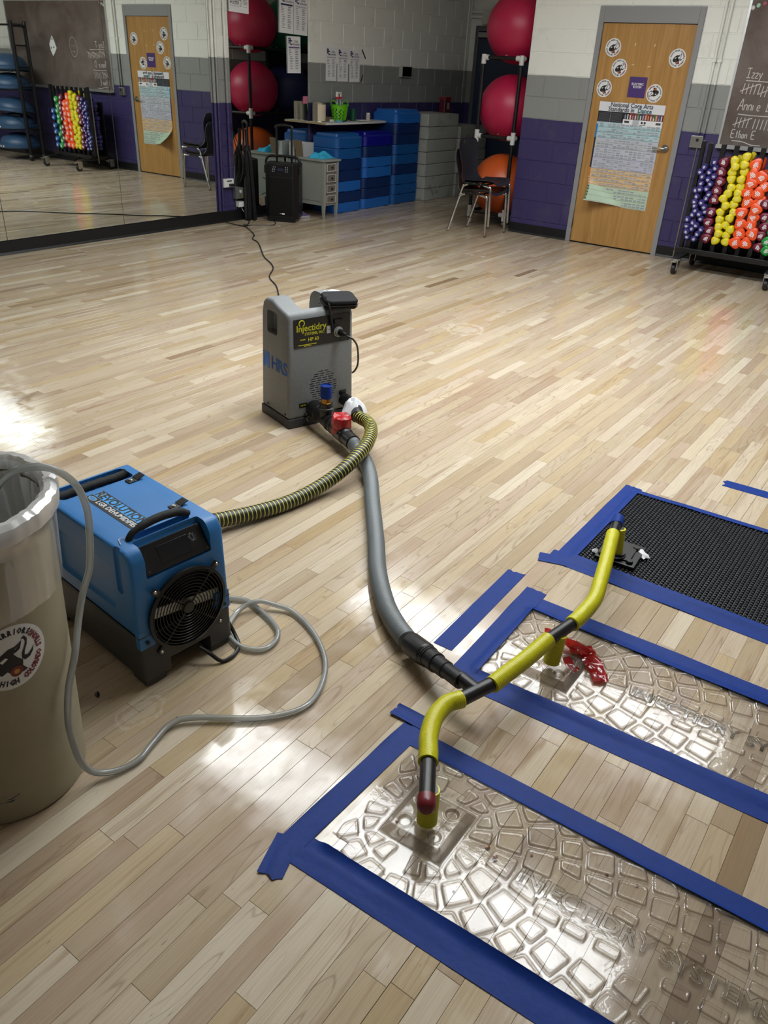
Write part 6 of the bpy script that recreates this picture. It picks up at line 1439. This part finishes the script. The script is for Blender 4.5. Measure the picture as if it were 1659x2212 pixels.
mk('carry_handle', tube([(-.185, -.02, .50), (-.188, -.02, .60), (-.172, -.02, .645), (-.13, -.02, .665), (0, -.02, .668), (.13, -.02, .665), (.172, -.02, .645), (.188, -.02, .60), (.185, -.02, .50)], .013, 12), BLKPL, sp, smooth=True)
for s in (-1, 1): mk('handle_clamp', bbox(s*.189-.014, s*.189+.014, -.055, .02, .49, .57, .005), BLKPL, sp, smooth=True)
mk('trolley_handle', J(bbox(-.093, -.073, .045, .062, .55, .945, .003), bbox(.073, .093, .045, .062, .55, .945, .003), tube([(-.093, .053, .935), (-.085, .053, .955), (0, .053, .968), (.085, .053, .955), (.093, .053, .935)], .014, 10)), BLKPL, sp, smooth=True)
mk('antenna', rod((.125, .05, .60), (.125, .05, .74), .003, 8), BLKPL, sp)
mk('maker_mark', J(box(.012, .042, -SD/2-.0125, -SD/2-.0120, .083, .098), box(-.012, .009, -SD/2-.0125, -SD/2-.0120, .090, .094)), PAPER, sp)
# folded black stand leaning against the mirror
fs = thing('folded_stand', 'folded black speaker stand leaning at the mirror beside the loudspeaker', 'stand', (6.70, 6.60, 0))
mk('pole', tube([(.0, .0, .02), (.0, .035, .92)], .017, 12), BLKMETAL, fs, smooth=True)
for dx, dy in ((-.05, -.02), (.045, -.02), (.0, -.045)):
    lg = mk('leg', tube([(dx*1.15, dy*1.1, .03), (dx*.8, dy*.8+.02, .55), (dx*.55, .02, .74)], .0125, 8), BLKMETAL, fs, smooth=True); mk('foot_cap', T(cyl(.017, 0.0006, .05, 12), (dx*1.15, dy*1.1, 0)), BLKPL, lg, smooth=True)
mk('collar', T(cyl(.03, .0, .06, 14, .004), (0, .027, .70)), BLKPL, fs, smooth=True); mk('knob', T(cyl(.018, 0, .035, 12, .004), (.025, .02, .40), (0, 90, 0)), BLKPL, fs, smooth=True)
mk('carry_bag', W(lathe([(.001, 0), (.055, .0), (.062, .03), (.060, .3), (.05, .42), (.03, .46), (.001, .47)], 18), lambda x, y, z: (x*1.25, y*.55+.0+.02, z+.001)), mat('black_nylon', '#0d0e11', .7), fs, smooth=True)
tag(mkw('wall_cable', tube([(6.80, 6.50, .45), (6.86, 6.47, .40), (6.84, 6.49, .30), (6.79, 6.52, .27)], .004, 8), BLKPL, (6.8, 6.5, 0), smooth=True), 'thin black cord hanging from the folded stand', 'cord')
tag(mkw('wall_cable', tube([(6.345, 6.36, .0052), (6.45, 6.35, .0052), (6.62, 6.22, .0052), (6.70, 6.24, .0052), (6.80, 6.33, .0052), (6.85, 6.40, .03)], .0045, 8), BLKPL, (6.6, 6.25, 0), smooth=True), 'black cord on the floor from the plug to the loudspeaker', 'cord')

# ------------------------------------------------------------------ purple strip: conduits, outlets, cords
for x, z0_, lab in ((6.303, .12, 'thick white and purple conduit at the left edge of the pillar strip'), (6.348, .12, 'thin conduit beside the thick one on the pillar strip'), (6.478, .35, 'painted conduit running down to the grey outlet box on the pillar strip')):
    tag(mkw('wall_conduit', rod((x, WALL_Y-.019, z0_), (x, WALL_Y-.019, CEIL), .0165 if x < 6.32 else .0135, 12), PAINT, (x, WALL_Y, z0_), smooth=True), lab, 'pipe')
ob = thing('power_outlet', 'white multi-socket outlet box on the purple pillar strip', 'outlet', (6.42, WALL_Y-.001, .40)); mk('outlet_body', bbox(-.072, .072, -.05, 0, -.043, .043, .006), WHITE, ob, smooth=True)
for z in (.02,): mk('socket_slot', box(-.03, .04, -.0515, -.0505, z-.005, z+.006), BLKPL, ob)
mk('plug', J(bbox(-.005, .055, -.085, -.051, -.032, -.006, .006), tube([(.05, -.07, -.02), (.075, -.075, -.022), (.10, -.06, -.005)], .005, 8)), BLKPL, ob, smooth=True)
gb = thing('outlet_box', 'grey metal outlet box low on the purple pillar strip', 'outlet', (6.565, WALL_Y-.008, .288)); mk('box_body', bbox(-.058, .058, -.05, 0, -.056, .056, .004), mat('galvanised', '#8b8f90', .4, .7), gb, smooth=True); mk('receptacle', T(lathe([(.017, 0), (.017, .003), (0, .004)], 20), (.012, -.05, .018), (90, 0, 0)), mat('ivory', '#b9b6a8', .5), gb); mk('receptacle', T(lathe([(.017, 0), (.017, .003), (0, .004)], 20), (.012, -.05, -.028), (90, 0, 0)), mat('brass_dull', '#7a6b3d', .5, .6), gb)
wa = thing('power_adapter', 'small white power adapter low beside the grey outlet box', 'adapter', (6.617, WALL_Y-.008, .166)); mk('adapter_body', bbox(-.053, .053, -.035, 0, -.026, .028, .005), WHITE, wa, smooth=True)
mk('adapter_lead', tube([(-.005, -.02, -.028), (.005, -.03, -.06), (.03, -.05, -.10), (.045, -.075, -.125)], .0035, 8), mat('lead_grey', '#a5a7a8', .5), wa, smooth=True)
tag(mkw('wall_cable', tube([(6.52, WALL_Y-.06, .395), (6.60, WALL_Y-.05, .42), (6.655, WALL_Y-.035, .55), (6.63, WALL_Y-.03, .70), (6.56, WALL_Y-.02, .86), (6.50, WALL_Y-.02, .96)], .0042, 8), BLKPL, (6.6, WALL_Y-.04, .4), smooth=True), 'thin dark cord looping up from the white outlet box', 'cord')
tag(mkw('wall_cable', tube([(6.625, WALL_Y-.06, .275), (6.665, WALL_Y-.07, .22), (6.68, WALL_Y-.09, .10), (6.60, WALL_Y-.16, .02), (6.45, WALL_Y-.28, .0062), (6.352, 6.352, .0100)], .0048, 8), BLKPL, (6.65, WALL_Y-.1, 0), smooth=True), 'black cord dropping from the grey outlet box to the floor', 'cord')
tag(mk('cord_plug', bbox(-.02, .022, -.016, .016, .0006, .03, .006), BLKPL, loc=(6.335, 6.335, 0), rot=(0, 0, 45), smooth=True), 'black cord connector lying on the floor by the mirror base', 'plug')
tag(mkw('wall_cable', tube([(6.385, WALL_Y-.04, .445), (6.375, WALL_Y-.018, .60), (6.35, WALL_Y-.02, .72), (6.348, WALL_Y-.022, .85)], .0045, 8), mat('cord_purple', '#3a2f5c', .5), (6.37, WALL_Y, .45), smooth=True), 'cord painted purple rising from the white outlet box', 'cord')

# ------------------------------------------------------------------ posted sheets
def sheet(x, z, w_, h_, lab, off, seed, bar='#cfd0d6', rot=0, title='Daily\nSchedule'):
    o = thing('posted_sheet', lab, 'paper', (0, 0, 0)); r = random.Random(seed)
    o.matrix_world = onM(x, z, off) @ Matrix.Rotation(math.radians(rot), 4, 'Z')
    mk('paper', W(([(-w_/2+w_*i/4, -h_/2+h_*j/6, 0) for j in range(7) for i in range(5)], [(j*5+i, j*5+i+1, (j+1)*5+i+1, (j+1)*5+i) for j in range(6) for i in range(4)], None), lambda a, b_, c: (a, b_, .0012+.002*abs(mnoise.noise(Vector((a*9+seed, b_*7, 1)))))), PAPER, o, smooth=True)
    p = Pr(); k = w_/.22
    p.q(-w_*.40, w_*.42, h_*.18, h_*.22, bar, .0036)
    y = h_*.14; n = 0
    while y > -h_*.40:
        n += 1
        if n == 5: y -= h_*.02
        ind = 0 if n < 5 else .015
        p.q(-w_*.38+ind, -w_*.38+ind+w_*r.uniform(.12, .22), y, y+h_*.014, '#6a6b72', .0036); p.q(w_*.08, w_*r.uniform(.26, .34), y, y+h_*.014, '#6a6b72', .0036); y -= h_*(.042 if n % 3 else .052)
    mk('print', (p.v, p.f, None), PRINT, o, tint=p.t, kind='stuff')
    mk('school_letters', J(T(text_geo('P', .075*k, .0001, .003, 'CENTER'), (-w_*.33, h_*.37, .0038)), T(text_geo('C', .06*k, .0001, .003, 'CENTER'), (-w_*.23, h_*.32, .0038))), mat('indigo_ink', '#2b2450', .6), o)
    mk('heading', T(text_geo(title, .032*k, .0001, .0002), (w_*.16, h_*.325, .0038)), mat('grey_ink', '#5c5d63', .6), o)
    return o
sheet(7.41, 2.015, .225, .37, 'schedule sheet with purple bar, left of the joined pair on the narrow mirror', .0085, 1, '#241f45', -1.5); sheet(7.64, 2.01, .225, .37, 'schedule sheet on the right of the joined pair on the narrow mirror', .0085, 2, '#b9bac2', -1.5)
sheet(7.527, 1.632, .218, .352, 'schedule sheet with mauve bar hanging alone lower on the narrow mirror', .0085, 3, '#6b5a85', 1)
sheet(8.185, 1.563, .198, .342, 'leftmost of three schedule sheets on the block wall', -.0005, 4, '#b5b5bf'); sheet(8.402, 1.560, .203, .342, 'middle of three schedule sheets on the block wall', -.0005, 5, '#b5b5bf'); sheet(8.63, 1.556, .205, .338, 'rightmost of three schedule sheets on the block wall', -.0005, 6, '#c4c5cc', 1)
rp = thing('posted_sheet', 'white sheet reading READING POSTER at the top edge of the pillar strip', 'paper', (0, 0, 0)); rp.matrix_world = onM(6.705, 2.15, .0085) @ Matrix.Rotation(math.radians(-1.5), 4, 'Z')
mk('paper', box(-.14, .14, -.18, .18, .0008, .0016), PAPER, rp); mk('lettering', T(text_geo('READING\nPOSTER', .036, .0001, .0008, 'LEFT'), (-.12, -.085, .0019)), INK, rp)
p = Pr(); p.q(-.12, .12, -.128, -.126, '#55565a', .002)
for i in range(5): p.q(.06, .125, -.06-i*.012, -.055-i*.012, '#77787c', .002)
mk('print', (p.v, p.f, None), PRINT, rp, tint=p.t, kind='stuff'); mk('pen_line', tube([(.03, .02, .0022), (.02, -.05, .0022), (.035, -.09, .0022), (.025, -.125, .0022)], .0022, 5), INK, rp)
for a, b_, nm in (((8.768, 1.735), (8.845, 1.64), 'upper'), ((8.762, 1.39), (8.80, 1.465), 'lower')):
    ang = math.degrees(math.atan2(b_[1]-a[1], b_[0]-a[0])); L = math.hypot(b_[0]-a[0], b_[1]-a[1])
    o = tag(mk('tape_strip', box(-L/2, L/2, -.009, .009, .0006, .0016), mat('navy_tape', '#1c1c4c', .5)), nm+' dark blue tape strip on the block wall right of the schedule sheets', 'tape'); o.matrix_world = onM((a[0]+b_[0])/2, (a[1]+b_[1])/2, .0) @ Matrix.Rotation(math.radians(ang), 4, 'Z')
tb = thing('thermostat_guard', 'clear thermostat guard box on the block wall', 'thermostat', (9.69, WALL_Y, 1.522)); mk('guard_frame', J(box(-.115, .115, -.05, -.0005, .055, .062), box(-.115, .115, -.05, -.0005, -.062, -.055), box(-.115, -.106, -.05, -.0005, -.055, .055), box(.106, .115, -.05, -.0005, -.055, .055)), mat('guard_grey', '#a7aaa6', .35), tb); mk('thermostat_body', bbox(-.055, .045, -.03, -.001, -.035, .04, .004), mat('thermostat_dark', '#565b57', .5), tb, smooth=True)
mk('guard_pane', box(-.106, .106, -.052, -.050, -.055, .055), clear_mat('guard_clear', '#ffffff', .05), tb)
# small scraps on the floor
tag(mk('floor_scrap', W(sphere(1, 10, 6), lambda x, y, z: (x*.014, y*.006, z*.003+.0032)), BLKPL, loc=(.921, 1.568, 0), rot=(0, 0, 60), smooth=True), 'small black scrap on the floor beside the trash can', 'scrap')
